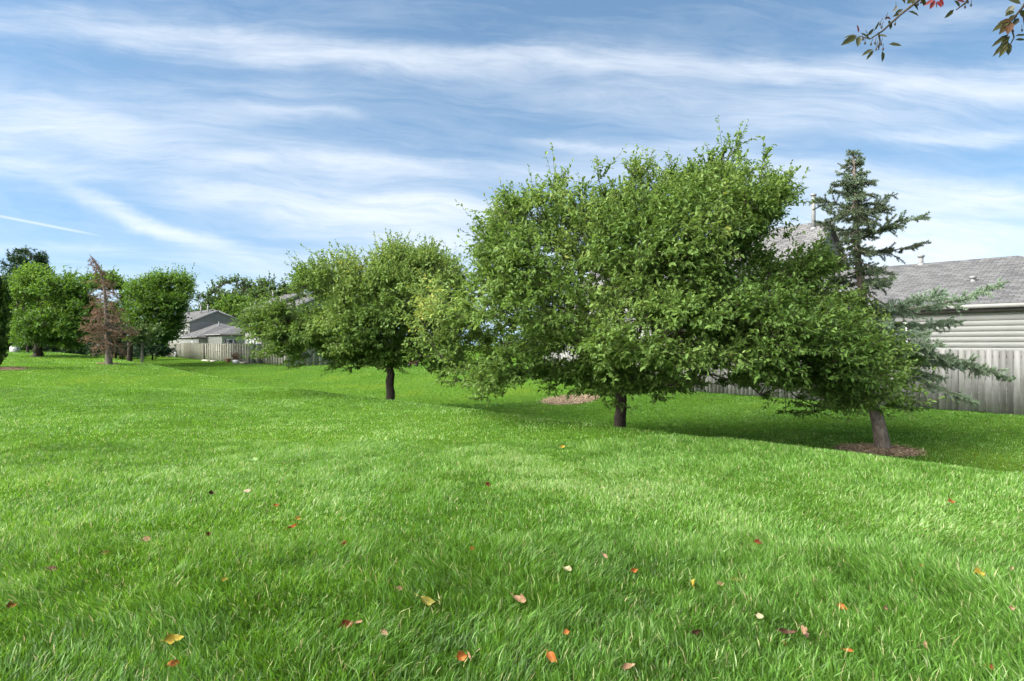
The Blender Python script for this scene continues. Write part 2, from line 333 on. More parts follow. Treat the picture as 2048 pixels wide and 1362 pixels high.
def leaves(P, D, Nn, L, W, tint, fold=.25, droop=.15):
    """folded oval leaves: 6 vertices, 2 quads"""
    n = len(P); D = unit(D); S = unit(np.cross(D, Nn)); U = np.cross(S, D)
    L = np.broadcast_to(L, n)[:,None]; W = np.broadcast_to(W, n)[:,None]
    f = fold*W
    V = np.stack([P, P+D*L*.33+S*W*.5+U*f, P+D*L*.72+S*W*.38+U*(f*.8-droop*L*.35), P+D*L-U*droop*L, P+D*L*.72-S*W*.38+U*(f*.8-droop*L*.35), P+D*L*.33-S*W*.5+U*f], 1).reshape(-1,3)
    b = (np.arange(n)*6)[:,None]
    return V, np.concatenate([b+np.array([[0,1,2,3]]), b+np.array([[0,3,4,5]])]), np.repeat(tint, 6)
def poly_in(P, poly):
    x, y = P[:,0], P[:,1]; ins = np.zeros(len(P), bool); n = len(poly); dist = np.full(len(P), 1e9)
    for i in range(n):
        x0, y0 = poly[i]; x1, y1 = poly[(i+1)%n]
        c = ((y0 > y) != (y1 > y)); ins ^= c & (x < (x1-x0)*(y-y0)/((y1-y0) if y1 != y0 else 1e-9)+x0)
        dx_, dy_ = x1-x0, y1-y0; t = np.clip(((x-x0)*dx_+(y-y0)*dy_)/(dx_*dx_+dy_*dy_+1e-9), 0, 1)
        dist = np.minimum(dist, np.hypot(x-x0-t*dx_, y-y0-t*dy_))
    return ins, dist
def crown_points(poly, d0, n, Rd, Dm, r, clump=(.5,.42), surf=.55, tips=True, inset=0.0, cs=5):
    """points through a rounded volume whose outline is the tree's"""
    poly = np.array(poly, float); lo, hi = poly.min(0), poly.max(0); out = []; tot = 0
    while tot < n:
        P = r.random((6000,2))*(hi-lo)+lo; ins, di = poly_in(P, poly); ins &= di*d0/F > inset; P, di = P[ins], di[ins]
        q = np.clip(di*d0/F/Dm, 0, 1); T = Rd*np.sqrt(1-(1-q)**2)
        s = r.random(len(P))**surf*np.where(r.random(len(P)) < .5, -1, 1)
        d = d0+T*s
        X = np.stack([(P[:,0]-CX)/F*d, d, EYE+(HY-P[:,1])/F*d], 1)
        k = (vnoise3(X*np.array([1,1,2.5]), .72/clump[0], cs) > clump[1]+.06-.07*q) & (X[:,2] > gz(X[:,0], X[:,1])+.45)
        out.append(X[k]); tot += k.sum()
    X = np.concatenate(out)[:n]
    if tips:
        c = poly.mean(0); v = poly+(c-poly)*np.minimum(.3, 14/np.maximum(np.linalg.norm(c-poly, axis=1), 1))[:,None]
        d = d0+(r.random(len(v))-.5)*Rd*.4
        X = np.concatenate([X, np.stack([(v[:,0]-CX)/F*d, d, EYE+(HY-v[:,1])/F*d], 1)])
    return X
def skeleton(base, fork, targets, r, pw=.28, seg=.8, sag=.0):
    nodes = [np.array(base, float), np.array(fork, float)]; par = [-1, 0]
    path = [0, 0]
    order = np.argsort(np.linalg.norm(targets-fork, axis=1)); idx = []
    NA = np.zeros((len(targets)*6+10, 3)); PA = np.zeros(len(NA)); NA[0], NA[1] = nodes; PA[0] = 1e6; n = 2
    for ti in order:
        t = targets[ti]; dd = np.linalg.norm(NA[:n]-t, axis=1)+pw*PA[:n]; p = int(np.argmin(dd))
        a = NA[p].copy(); L = np.linalg.norm(t-a); k = min(4, int(L/seg))
        for j in range(1, k+1):
            f = j/(k+1); q = a+(t-a)*f+r.normal(0, .05*L/(k+1)+.01, 3); q[2] += .12*L*math.sin(f*math.pi)*(1 if sag == 0 else sag)
            if n >= len(NA)-2: break
            NA[n] = q; par.append(p); PA[n] = PA[p]+np.linalg.norm(q-NA[p]); p = n; n += 1
        NA[n] = t; par.append(p); PA[n] = PA[p]+np.linalg.norm(t-NA[p]); idx.append(n); n += 1
    par = np.array(par); cnt = np.zeros(n); kids = np.bincount(par[1:], minlength=n); cnt[kids[:n] == 0] = 1
    for i in range(n-1, 0, -1): cnt[par[i]] += cnt[i]
    return NA[:n], par, cnt, np.array(idx)
def broadleaf(name, label, cat, poly, d0, base_px, fork_px, trunk_r, n, Rd, Dm, leafL, twigs, per, lmat, bmat, seed, twigL=.38, group=None,
              clump=(.5,.42), up=.35, lean=0, base_d=None, light_side=None, surf=.55, wl=.5, tipr=.006, extra=None, tint_bias=0.0, zmin=None):
    r = np.random.default_rng(seed); bd = base_d or d0
    bx = (base_px-CX)/F*bd; base = np.array([bx, bd, float(gz(bx, bd))-.05]); fork = at(*fork_px, bd)
    X = crown_points(poly, d0, n, Rd, Dm, r, clump, surf, inset=twigL*.42, cs=seed)
    if extra is not None: X = np.concatenate([X, extra])
    NA, par, cnt, idx = skeleton(base, fork, X, r)
    rad = tipr*.8+(trunk_r*.72-tipr*.8)*((cnt-1)/(cnt[1]-1))**.55
    root = empty(name, base)
    tag(root, label, cat, group)
    e = np.arange(2, len(NA)); A, B = NA[par[e]], NA[e]; rb = rad[e]; ra = np.minimum(rad[par[e]], rb*1.35+.003)
    tv_, tf_ = tubes(A, B, ra, rb, 5)
    # trunk with root flare and slight wander
    hs = np.linspace(0, 1, 9); ctr = base+(fork-base)*hs[:,None]; ctr[1:-1,:2] += r.normal(0, trunk_r*.13, (7,2))
    rr = trunk_r*(1.0+.55*np.exp(-hs*9)-.10*hs)
    k = 12; an = np.arange(k)*2*math.pi/k; ring = np.stack([np.cos(an), np.sin(an), 0*an],1)
    wob = 1+.07*r.normal(0, 1, (9,k))
    kv = (ctr[:,None]+ring[None]*(rr[:,None,None]*wob[:,:,None])).reshape(-1,3); i = np.arange(k)
    kf = np.concatenate([np.stack([j*k+i, j*k+(i+1)%k, (j+1)*k+(i+1)%k, (j+1)*k+i],1) for j in range(8)])
    # twigs
    tn = X if len(idx) == len(X) else NA[idx]
    tn = NA[idx]; out = unit(tn-NA[par[idx]]); m = len(tn)
    tp = np.repeat(tn, twigs, 0); ctrv = unit(tn-(fork+np.array([0,0,.2])))
    tdv = np.repeat(out*.5+ctrv*.45, twigs, 0)+r.normal(0, .55, (m*twigs,3)); tdv[:,2] += up*(.3+np.repeat(np.clip(ctrv[:,2], -.12, 1), twigs))
    tdv = unit(tdv); tdv[:,2] = np.maximum(tdv[:,2], -.10+.08*r.normal(0, 1, m*twigs)); tdv = unit(tdv); tl = twigL*(.5+r.random(m*twigs))*np.where(r.random(m*twigs) < .09, 1.75, 1.0); te = tp+tdv*tl[:,None]
    wv, wf = tubes(tp, te, np.full(len(tp), tipr*.8), np.full(len(tp), tipr*.35), 3)
    V = np.concatenate([kv, tv_, wv]); Fq = np.concatenate([kf, tf_+len(kv), wf+len(kv)+len(tv_)])
    mesh('trunk', V-base, [Fq], bmat, root, smooth=True)
    # leaves along twigs
    f = np.tile(np.linspace(.12, 1.0, per), len(tp)); T = np.repeat(np.arange(len(tp)), per)
    P = tp[T]+tdv[T]*(tl[T]*f)[:,None]+r.normal(0, .012, (len(T),3))
    side = unit(r.normal(0, 1, (len(T),3))); D = unit(tdv[T]*.75+side*.8+np.array([0,0,-.10]))
    Nn = unit(np.array([0,0,1.])+r.normal(0, .45, (len(T),3))+tdv[T]*.3)
    L = leafL*(.5+.8*r.random(len(T)))
    nodet = np.repeat(vnoise3(tn, .9, seed+1), twigs)[T]; tint = .32+.5*(nodet-.5)+r.normal(0, .085, len(T))+.15*np.repeat(r.random(m), twigs)[T]+tint_bias
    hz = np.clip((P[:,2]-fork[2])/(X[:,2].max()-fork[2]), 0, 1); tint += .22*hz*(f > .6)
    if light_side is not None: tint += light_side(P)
    lv, lf, lt = leaves(P, D, Nn, L, L*wl, np.clip(tint, 0, 1))
    mesh('crown', lv-base, [lf], lmat, root, {'tint': lt})
    return root

G_CRAB = [(0,(.038,.078,.015)),(.3,(.085,.155,.030)),(.55,(.14,.225,.052)),(.8,(.22,.31,.085)),(1,(.36,.35,.07))]
m_crab = leaf_mat('crabapple_leaf', G_CRAB, .40, .55, .22)
m_maple = leaf_mat('maple_leaf', [(0,(.032,.075,.012)),(.35,(.064,.138,.020)),(.65,(.105,.20,.032)),(1,(.17,.275,.05))], .42, .5)
m_oak = leaf_mat('oak_leaf', [(0,(.03,.065,.018)),(.4,(.062,.12,.03)),(.75,(.11,.18,.045)),(1,(.16,.24,.06))], .25, .5)
m_pine = leaf_mat('dark_needle', [(0,(.012,.035,.012)),(.5,(.028,.07,.022)),(1,(.07,.12,.04))], .1, .6)
m_cedar = leaf_mat('cedar_spray', [(0,(.02,.045,.008)),(.5,(.07,.12,.018)),(1,(.17,.22,.03))], .15, .6)
m_spruce = leaf_mat('blue_spruce_needle', [(0,(.05,.058,.028)),(.35,(.085,.120,.062)),(.7,(.15,.215,.125)),(1,(.26,.35,.24))], .12, .55)
m_deadneedle = leaf_mat('dead_needle', [(0,(.09,.065,.042)),(.45,(.18,.115,.070)),(.75,(.29,.155,.085)),(1,(.14,.16,.06))], .15, .8)

# ------------------------------------------------------------------ the two crabapples
POLY1 = [(820,640),(838,590),(882,560),(932,545),(940,515),(926,450),(930,412),(966,400),(958,376),(1010,362),(1060,350),(1115,322),(1128,345),(1160,345),(1190,316),(1202,350),(1242,345),(1265,303),(1292,300),(1302,330),(1340,315),(1382,320),(1420,290),(1478,266),(1482,300),(1456,330),(1500,328),(1556,297),(1548,328),(1602,345),(1612,385),(1582,425),(1560,452),(1600,458),(1545,490),(1560,520),(1620,500),(1668,482),(1694,520),(1668,545),(1640,562),(1690,575),(1722,600),(1738,640),(1800,680),(1840,716),(1846,762),(1808,768),(1735,775),(1770,800),(1822,828),(1760,822),(1732,800),(1690,826),(1640,832),(1600,815),(1582,832),(1530,800),(1480,782),(1440,772),(1440,740),(1402,752),(1395,778),(1340,792),(1300,806),(1262,772),(1230,815),(1200,790),(1160,792),(1130,770),(1100,785),(1080,760),(1040,770),(1000,792),(960,802),(945,775),(955,745),(902,768),(880,745),(868,715),(830,715),(842,680)]
D1 = 13.8
def lit1(P):   # left side of the crown painted paler and yellower, as if sunlit
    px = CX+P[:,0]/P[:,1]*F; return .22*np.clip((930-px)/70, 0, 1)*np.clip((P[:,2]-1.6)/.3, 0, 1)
front = crown_points([(1180,660),(1330,610),(1480,600),(1640,640),(1740,700),(1700,770),(1560,770),(1420,720),(1330,770),(1250,760),(1200,720)], 10.6, 240, .7, .8, np.random.default_rng(3), tips=False)
front = np.concatenate([front, crown_points([(1160,700),(1240,670),(1310,695),(1340,745),(1295,778),(1235,785),(1185,765)], 12.1, 60, .5, .6, np.random.default_rng(4), tips=False)])
front = np.concatenate([front, crown_points([(1600,740),(1700,730),(1785,750),(1812,812),(1760,815),(1700,805),(1630,812)], 11.6, 45, .6, .6, np.random.default_rng(6), tips=False)])
def settle(x, y):      # room for the twigs that grow out past the outline
    k = min(1, max(0, (600-y)/120)); return (x+k*(24 if x < 1000 else -22 if x > 1520 else 0), y+k*(14+34*min(1, max(0, (1480-x)/520))))
POLY1 = [settle(x, y) for x, y in POLY1]
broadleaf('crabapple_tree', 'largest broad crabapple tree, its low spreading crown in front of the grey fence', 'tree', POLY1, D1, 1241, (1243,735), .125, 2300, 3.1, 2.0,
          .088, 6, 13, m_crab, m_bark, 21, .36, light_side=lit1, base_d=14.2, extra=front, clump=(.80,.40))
z2 = lambda L: [(480+x*.2643, 460+y*.2643) for x, y in L]
POLY2 = [(484,668),(490,638),(518,610),(545,602),(578,610),(604,624),(640,626),(655,612),(630,600),(598,590),(584,575),(590,560),(600,548),(622,530),(644,512),(655,524),(672,515),(690,520),(708,508),(716,530),(737,520),(760,508),(778,498),(798,487),(810,502),(834,505),(860,502),(877,494),(876,514),(895,520),(914,540),(935,558),(930,608),(916,672),(926,724),(918,766),(887,760),(866,748),(850,728),(820,727),(797,743),(770,742),(745,740),(725,747),(707,734),(700,752),(674,748),(684,732),(665,730),(650,708),(628,698),(612,722),(597,740),(582,730),(586,712),(560,718),(526,720),(522,705),(545,690),(505,678)]
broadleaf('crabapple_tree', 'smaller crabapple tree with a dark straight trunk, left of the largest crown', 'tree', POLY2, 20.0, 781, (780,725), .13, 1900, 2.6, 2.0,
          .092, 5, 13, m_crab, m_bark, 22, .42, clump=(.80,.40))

# ------------------------------------------------------------------ conifers
def conifer(name, label, cat, trunk, rads, branches, nmat, bmat, r, nL=.03, nW=.004, per_m=260, sub=.5, droop=.1, group=None, tint0=.35, twig_sp=.07, tr=.25, zcap=None, split=('trunk','needles')):
    """trunk: list of points; branches: (start point, tip, fullness 0..1)"""
    base = np.array(trunk[0]); root = empty(name, base); tag(root, label, cat, group)
    A, B, ra, rb = list(trunk[:-1]), list(trunk[1:]), list(rads[:-1]), list(rads[1:])
    V0, F0 = tubes(A, B, ra, rb, 10); SA, SB, SR = [], [], []; NP, ND, NT, NLn = [], [], [], []
    for (s, t, full, *tb) in branches:
        s, t = np.array(s), np.array(t); L = np.linalg.norm(t-s); k = max(3, int(L/.18)); f = np.linspace(0, 1, k+1)
        sidev = unit(np.cross(t-s, (0,0,1.))); pts = s+(t-s)*f[:,None]; pts[:,2] -= droop*L*np.sin(f*math.pi)*(1 if r.random() < .8 else -.3)
        pts += sidev*(r.normal(0, .05)*L*np.sin(f*math.pi))[:,None]
        br = .010+.011*L
        for i in range(k): SA.append(pts[i]); SB.append(pts[i+1]); SR.append((br*(1-f[i])+.004, br*(1-f[i+1])+.003))
        nt_ = max(3, int(L/twig_sp)); bt = r.normal(0, .10)+(tb[0] if tb else 0)
        tw = [(pts[-2], pts[-1]+(pts[-1]-pts[-2])*.2)]
        for q in range(nt_):
            g = .12+.88*(q+r.random())/nt_
            if r.random() > full*(.45+.55*g)+.1: continue
            j = min(int(g*k), k-1); p = pts[j]+(pts[j+1]-pts[j])*(g*k-j); dv = unit(pts[j+1]-pts[j])
            sd = 1 if q % 2 else -1; tl = sub*(.35+.65*math.sin(min(1, (1-g)*1.3+.25)*math.pi/2))*(.5+.7*r.random())*min(1, L/1.0+.3)
            dirv = unit(dv*(.75+.3*r.random())+sidev*sd*(.5+.6*r.random())+np.array([0,0,r.normal(-.05,.28)])); e = p+dirv*tl; e[2] -= .12*tl
            tw.append((p, e))
            for _ in range(int(tl/.10)):
                g2 = .25+.75*r.random(); p2 = p+(e-p)*g2; d2 = unit(dirv*.8+unit(r.normal(0,1,3))*.75); tw.append((p2, p2+d2*(.06+.12*r.random())*(tl/.3+.3)))
        for p, e in tw:
            l = np.linalg.norm(e-p); SA.append(p); SB.append(e); SR.append((.005,.003))
            m = max(4, int(l*per_m)); g = r.random(m); dv = unit(e-p)
            NP.append(p+(e-p)*g[:,None]); ND.append(unit(dv*.9+unit(r.normal(0,1,(m,3)))*.95)); NT.append(np.full(m, tint0+bt+.30*(r.random()-.5))+.12*r.normal(0,1,m)+.15*(g > .7)); NLn.append(np.full(m, nL))
    SR = np.array(SR); V1, F1 = tubes(np.array(SA), np.array(SB), SR[:,0], SR[:,1], 4)
    mesh(split[0], np.concatenate([V0, V1])-base, [np.concatenate([F0, F1+len(V0)])], bmat, root, smooth=True)
    P, D, T, Ln = np.concatenate(NP), np.concatenate(ND), np.clip(np.concatenate(NT),0,1), np.concatenate(NLn)
    n = len(P); S = unit(np.cross(D, r.normal(0,1,(n,3)))); Ln = Ln*(.7+.6*r.random(n))
    V = np.stack([P-S*nW*.5, P+S*nW*.5, P+D*Ln[:,None]+S*nW*.3, P+D*Ln[:,None]-S*nW*.3],1).reshape(-1,3)
    mesh(split[1], V-base, [np.arange(n*4).reshape(-1,4)], nmat, root, {'tint': np.repeat(T, 4)})
    return root
r_ = np.random.default_rng(5)
SD = 13.7
tz = float(gz(at(1766,0,SD)[0], SD))
tpx = [(1767,880),(1758,850),(1749,815),(1742,760),(1737,700),(1730,640),(1724,580),(1716,520),(1712,450),(1710,380),(1708,330),(1707,304)]
tr_pts = [at(x, y, SD) for x, y in tpx]; tr_pts[0][2] = tz-.04
def trunk_at(py):
    ys = [p[1] for p in tpx]; x = np.interp(-py, [-y for y in ys], [p[0] for p in tpx]); return at(x, py, SD)
BR = [(625,1992,572,-.3,1),(618,1880,588,-.9,.95),(640,1905,640,.5,.95),(632,1830,600,.9,.9),(645,1850,668,-.7,.9),(668,1870,690,-1.0,1),(668,2018,755,-.5,1),(680,1930,728,.4,.9),(690,1940,802,-.8,.75),(700,1880,752,-.3,.5),
      (480,1852,430,-.2,1),(500,1835,488,.5,.9),(470,1800,440,-.6,.85),(440,1775,392,.3,.9),(430,1770,415,-.6,.8),(420,1638,398,.2,.9),(440,1648,420,-.5,.8),(470,1640,445,.4,.8),(500,1668,528,-.3,.6),
      (395,1745,388,-.4,.8),(390,1668,382,.3,.8),(370,1738,362,.3,.8),(365,1678,362,-.3,.8),(350,1732,345,-.2,.8),(345,1685,348,.2,.8),(330,1726,325,.1,.8),(328,1692,330,-.1,.8),(318,1715,306,.1,.6),
      (520,1760,540,-.6,.6),(540,1668,556,-.2,.6),(560,1770,570,.3,.7),(560,1760,560,-.9,.6),(545,1675,560,.6,.6),(580,1772,612,-.5,.6),(590,1690,620,-.8,.5),(600,1660,640,-.2,.6),(615,1650,660,.5,.7),(620,1640,640,-1.0,.7),(660,1650,720,-.6,.5),(700,1660,780,.3,.3),(630,1760,650,-1.5,.9),(650,1780,690,-1.4,.9),(610,1740,640,1.4,.8),
      (405,1700,425,-.9,.8),(430,1725,450,-1.0,.8),(455,1690,480,-.8,.7),(480,1740,505,-1.0,.7),(410,1715,420,.9,.8),(460,1720,470,1.0,.8),(376,1712,392,-.6,.8),(350,1706,362,-.4,.8)]
branches = []
for (sy, tx, ty, off, full) in BR:
    branches.append((trunk_at(sy), at(tx, ty, SD+off), full*(.55 if sy < 610 else 1), -.22 if sy < 600 else .15))
for q in range(26):
    y = 318+300*(q+r_.random())/26; a = r_.random()*6.28; ln = (14+32*((y-310)/300)**.8)*(.6+.7*r_.random())*SD/F
    branches.append((trunk_at(y), trunk_at(y)+np.array([math.cos(a)*ln, math.sin(a)*ln, ln*r_.normal(.1,.25)]), .75, -.24))
for q in range(30):
    y = 308+120*q/30; a = r_.random()*6.28; ln = (7+.07*(y-300))*SD/F; branches.append((trunk_at(y), trunk_at(y)+np.array([math.cos(a)*ln, math.sin(a)*ln, ln*.9]), 1, -.2))
conifer('spruce_tree', 'tall gaunt blue spruce with a leaning trunk and uneven long branches, beside the grey fence', 'tree', tr_pts, [.17,.135,.125,.115,.10,.09,.08,.07,.055,.04,.025,.01], branches, m_spruce, m_bark_grey, r_, .040, .009, 420, .30, .05, tint0=.52, twig_sp=.030)
# dead spruce far left
SD2 = 35.0; tz = float(gz(at(215,0,SD2)[0], SD2))
tp2 = [(218,727),(216,690),(214,650),(211,610),(209,580),(205,555),(198,535),(190,522),(178,508)]
def tr2(py): return at(np.interp(-py, [-p[1] for p in tp2], [p[0] for p in tp2]), py, SD2)
t2 = [at(x, y, SD2) for x, y in tp2]; t2[0][2] = tz-.05
br2 = []
for q in range(120):
    y = 560+145*(q/120)**.9; ln = 5+52*((y-545)/150)**.75*(1 if y < 665 else .55)*(.55+.6*r_.random()); a = r_.random()*2*math.pi
    tip = tr2(y)+np.array([math.cos(a)*ln*SD2/F*(1.0 if math.cos(a) > 0 else .72), math.sin(a)*ln*SD2/F, ln*SD2/F*r_.normal(-.25, .12)]); br2.append((tr2(y), tip, (.55 if y < 672 else .2)))
for q in range(34):
    y = 511+52*q/34; sd = -1 if q % 2 else 1; tip = tr2(y)+np.array([sd*(2+7*r_.random()*(y-500)/60)*SD2/F, r_.normal(0,.25), -(3+7*r_.random())*SD2/F]); br2.append((tr2(y), tip, .9))
conifer('dead_spruce', 'dying spruce with rust brown needles and a bare bent top', 'tree', t2, [.19,.14,.115,.09,.065,.045,.033,.022,.010], br2, m_deadneedle, m_bark_grey, r_, .06, .016, 60, .5, .05, tint0=.45, twig_sp=.13)

# ------------------------------------------------------------------ far trees
def ring_poly(pts): return pts
GT = 'trees along the far edge of the lawn'
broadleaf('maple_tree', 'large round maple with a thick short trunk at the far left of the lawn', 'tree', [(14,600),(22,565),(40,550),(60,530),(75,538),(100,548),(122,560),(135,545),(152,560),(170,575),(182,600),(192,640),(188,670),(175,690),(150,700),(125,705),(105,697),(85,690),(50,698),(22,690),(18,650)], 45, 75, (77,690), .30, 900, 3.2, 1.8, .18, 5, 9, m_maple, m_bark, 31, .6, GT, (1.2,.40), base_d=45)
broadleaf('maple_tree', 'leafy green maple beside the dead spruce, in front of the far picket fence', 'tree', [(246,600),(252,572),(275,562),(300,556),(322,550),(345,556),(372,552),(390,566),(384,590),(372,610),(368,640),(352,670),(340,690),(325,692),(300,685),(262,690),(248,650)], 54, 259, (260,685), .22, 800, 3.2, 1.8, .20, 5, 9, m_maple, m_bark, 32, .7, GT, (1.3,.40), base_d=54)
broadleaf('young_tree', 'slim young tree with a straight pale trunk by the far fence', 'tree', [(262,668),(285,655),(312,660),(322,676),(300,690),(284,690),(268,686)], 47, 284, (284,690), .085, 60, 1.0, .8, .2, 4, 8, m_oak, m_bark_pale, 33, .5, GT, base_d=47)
FAR = [([(150,620),(155,575),(165,556),(190,550),(222,552),(245,562),(255,600),(250,680),(155,690)],80,190,.25,300,m_maple,'rounded green tree showing behind the dead spruce'),
       ([(360,660),(365,610),(380,588),(398,582),(412,590),(424,610),(430,660)],118,400,.25,200,m_oak,'small dark tree behind the left end of the far house roof'),
       ([(398,650),(405,600),(418,578),(435,566),(458,556),(482,556),(505,570),(512,600),(516,650)],125,455,.35,330,m_oak,'taller oak with sky gaps above the far house'),
       ([(486,650),(492,600),(505,575),(522,562),(545,560),(572,566),(600,572),(612,600),(620,660)],112,545,.35,330,m_oak,'broad oak with sky gaps above the middle house'),
       ([(425,660),(430,620),(450,602),(475,598),(500,606),(510,640),(512,665)],105,470,.25,220,m_maple,'bright green tree low behind the far house ridge'),
       ([(590,660),(600,590),(640,570),(690,565),(740,575),(780,600),(790,660)],120,690,.3,260,m_oak,'tree behind the smaller crabapple, seen through its gaps'),
       ([(-80,700),(-70,600),(-30,560),(10,552),(40,580),(50,690)],62,-20,.3,300,m_oak,'dark tree behind the columnar cedar at the left edge')]
for k, (pl, d, bx, tr, n, mm, lab) in enumerate(FAR):
    fy = max(p[1] for p in pl)
    broadleaf('far_tree', lab, 'tree', pl, d, bx, (bx, fy-8), tr, n, 60/F*d*.8, 38/F*d, .0034*d+.08, 4, 8, mm, m_bark, 40+k, .010*d, GT, (.022*d,.40), base_d=d, surf=.8, tipr=.0006*d)
# dark pine behind the maple and a low row of spruces
def simple_conifer(name, label, px, d, top, bot, halfw, seed, mm, dens=70, tint0=.3, group=None, shape=.8):
    r = np.random.default_rng(seed); x = (px-CX)/F*d; z0 = float(gz(x, d)); zt = EYE+(HY-top)/F*d; H = zt-z0; zb = max(z0+.25, EYE+(HY-bot)/F*d)
    tr = [np.array([x, d, z0-.05])+np.array([0,0,1])*H*f for f in np.linspace(0,1,6)]; br = []
    for q in range(dens):
        f = (q+r.random())/dens; z = zb+(zt-zb)*f; ln = halfw/F*d*((1-f)**shape)*(.6+.5*r.random())+.12; a = r.random()*2*math.pi
        s = np.array([x, d, z]); br.append((s, s+np.array([math.cos(a)*ln, math.sin(a)*ln, ln*r.normal(-.12,.15)]), .95))
    return conifer(name, label, 'tree', tr, list(np.linspace(.0055*H+.07, .02, 6)), br, mm, m_bark, r, .15+.001*d, .05, 26, .8, .06, group, tint0, .22, split=('trunk','crown'))
simple_conifer('pine_tree', 'tall dark pine rising behind the left maple', 55, 58, 497, 640, 62, 60, m_pine, 120, .35, GT, .45)
for k, (px, d, top, hw, lab) in enumerate([(20,72,600,60,'dark spruce behind the maple, next to the pale utility box'),(135,75,610,60,'dark spruce right behind the maple trunk'),(232,70,640,48,'low dark spruce between the dead spruce and the leafy maple'),(305,66,655,34,'smallest dark spruce behind the slim pale trunk')]):
    simple_conifer('spruce_tree', lab, px, d, top, 702, hw, 61+k, m_pine, 90, .25, GT)
# cedar column at the left edge
r_ = np.random.default_rng(8); cdp = 30.0; cx = (-22-CX)/F*cdp; cz = float(gz(cx, cdp)); root = empty('cedar_tree', (cx, cdp, cz)); tag(root, 'narrow columnar cedar cut by the left edge of the photo', 'tree')
mb = MB(); mb.tube((0,0,-.05),(0,0,4.6),.10,.02,10); mb.build('trunk', m_bark, root)
n = 9000; f = r_.random(n); z = .12+f*5.0; rad = .60*np.minimum(1, (1-f)*2.6+.12)*np.minimum(1, f*6+.6)*(.45+.55*r_.random(n)**.5); a = r_.random(n)*2*math.pi; rad *= .55+.9*vnoise2(f*22, a*2.2+3, 2)
P = np.stack([np.cos(a)*rad, np.sin(a)*rad, z],1); D = unit(np.stack([np.cos(a)*.4, np.sin(a)*.4, np.full(n,.9)],1)+r_.normal(0,.35,(n,3))); Nn = unit(np.stack([np.cos(a), np.sin(a), 0*a],1)+r_.normal(0,.6,(n,3)))
lv, lf, lt = leaves(P, D, Nn, .20*(.6+.8*r_.random(n)), .09, np.clip(.4+r_.normal(0,.2,n),0,1)); mesh('crown', lv, [lf], m_cedar, root, {'tint': lt})

# ================================================================== houses (local x = -u, local y = v)
RZ = math.atan2(-EU[1], -EU[0])
def lap_wall(mb, p0, p1, z0, z1, gable=None, course=.165):
    """lap siding from p0 to p1 (outside on the right hand); gable=(apex fraction, apex z) narrows the courses above z1"""
    p0, p1 = np.array(p0, float), np.array(p1, float); d = p1-p0; L = np.linalg.norm(d); d = d/L; nrm = np.array([d[1], -d[0]])
    zt = gable[1] if gable else z1; z = z0
    while z < zt-1e-3:
        zn = min(z+course, zt)
        def ext(zz):
            if not gable or zz <= z1: return 0, L
            k = (zz-z1)/(zt-z1); return L*gable[0]*k, L-L*(1-gable[0])*k
        a0, b0 = ext(z); a1, b1 = ext(zn)
        q = lambda s, o, zz: (*(p0+d*s+nrm*o), zz)
        mb.add([q(a0,.007,z), q(b0,.007,z), q(b1,.004,zn), q(a1,.004,zn), q(a0,0,z), q(b0,0,z)], [(0,1,2,3),(4,5,1,0)])
        z = zn
def roof_face(mb, pts, th=.10):
    """pts: eave a, eave b, then ridge points; shingle courses run along the eave"""
    P = np.array(pts, float); ux = unit(P[1]-P[0]); n = unit(np.cross(P[1]-P[0], P[2]-P[0])); up = np.cross(n, ux)
    uv = np.stack([(P-P[0])@ux, (P-P[0])@up], 1); k = len(P)
    mb.add(P, [tuple(range(k))], uv); Q = P-np.array([0,0,th]); mb.add(Q, [tuple(range(k))[::-1]])
    B = np.concatenate([P, Q]); mb.add(B, [(i, k+i, k+(i+1)%k, (i+1)%k) for i in range(k)])
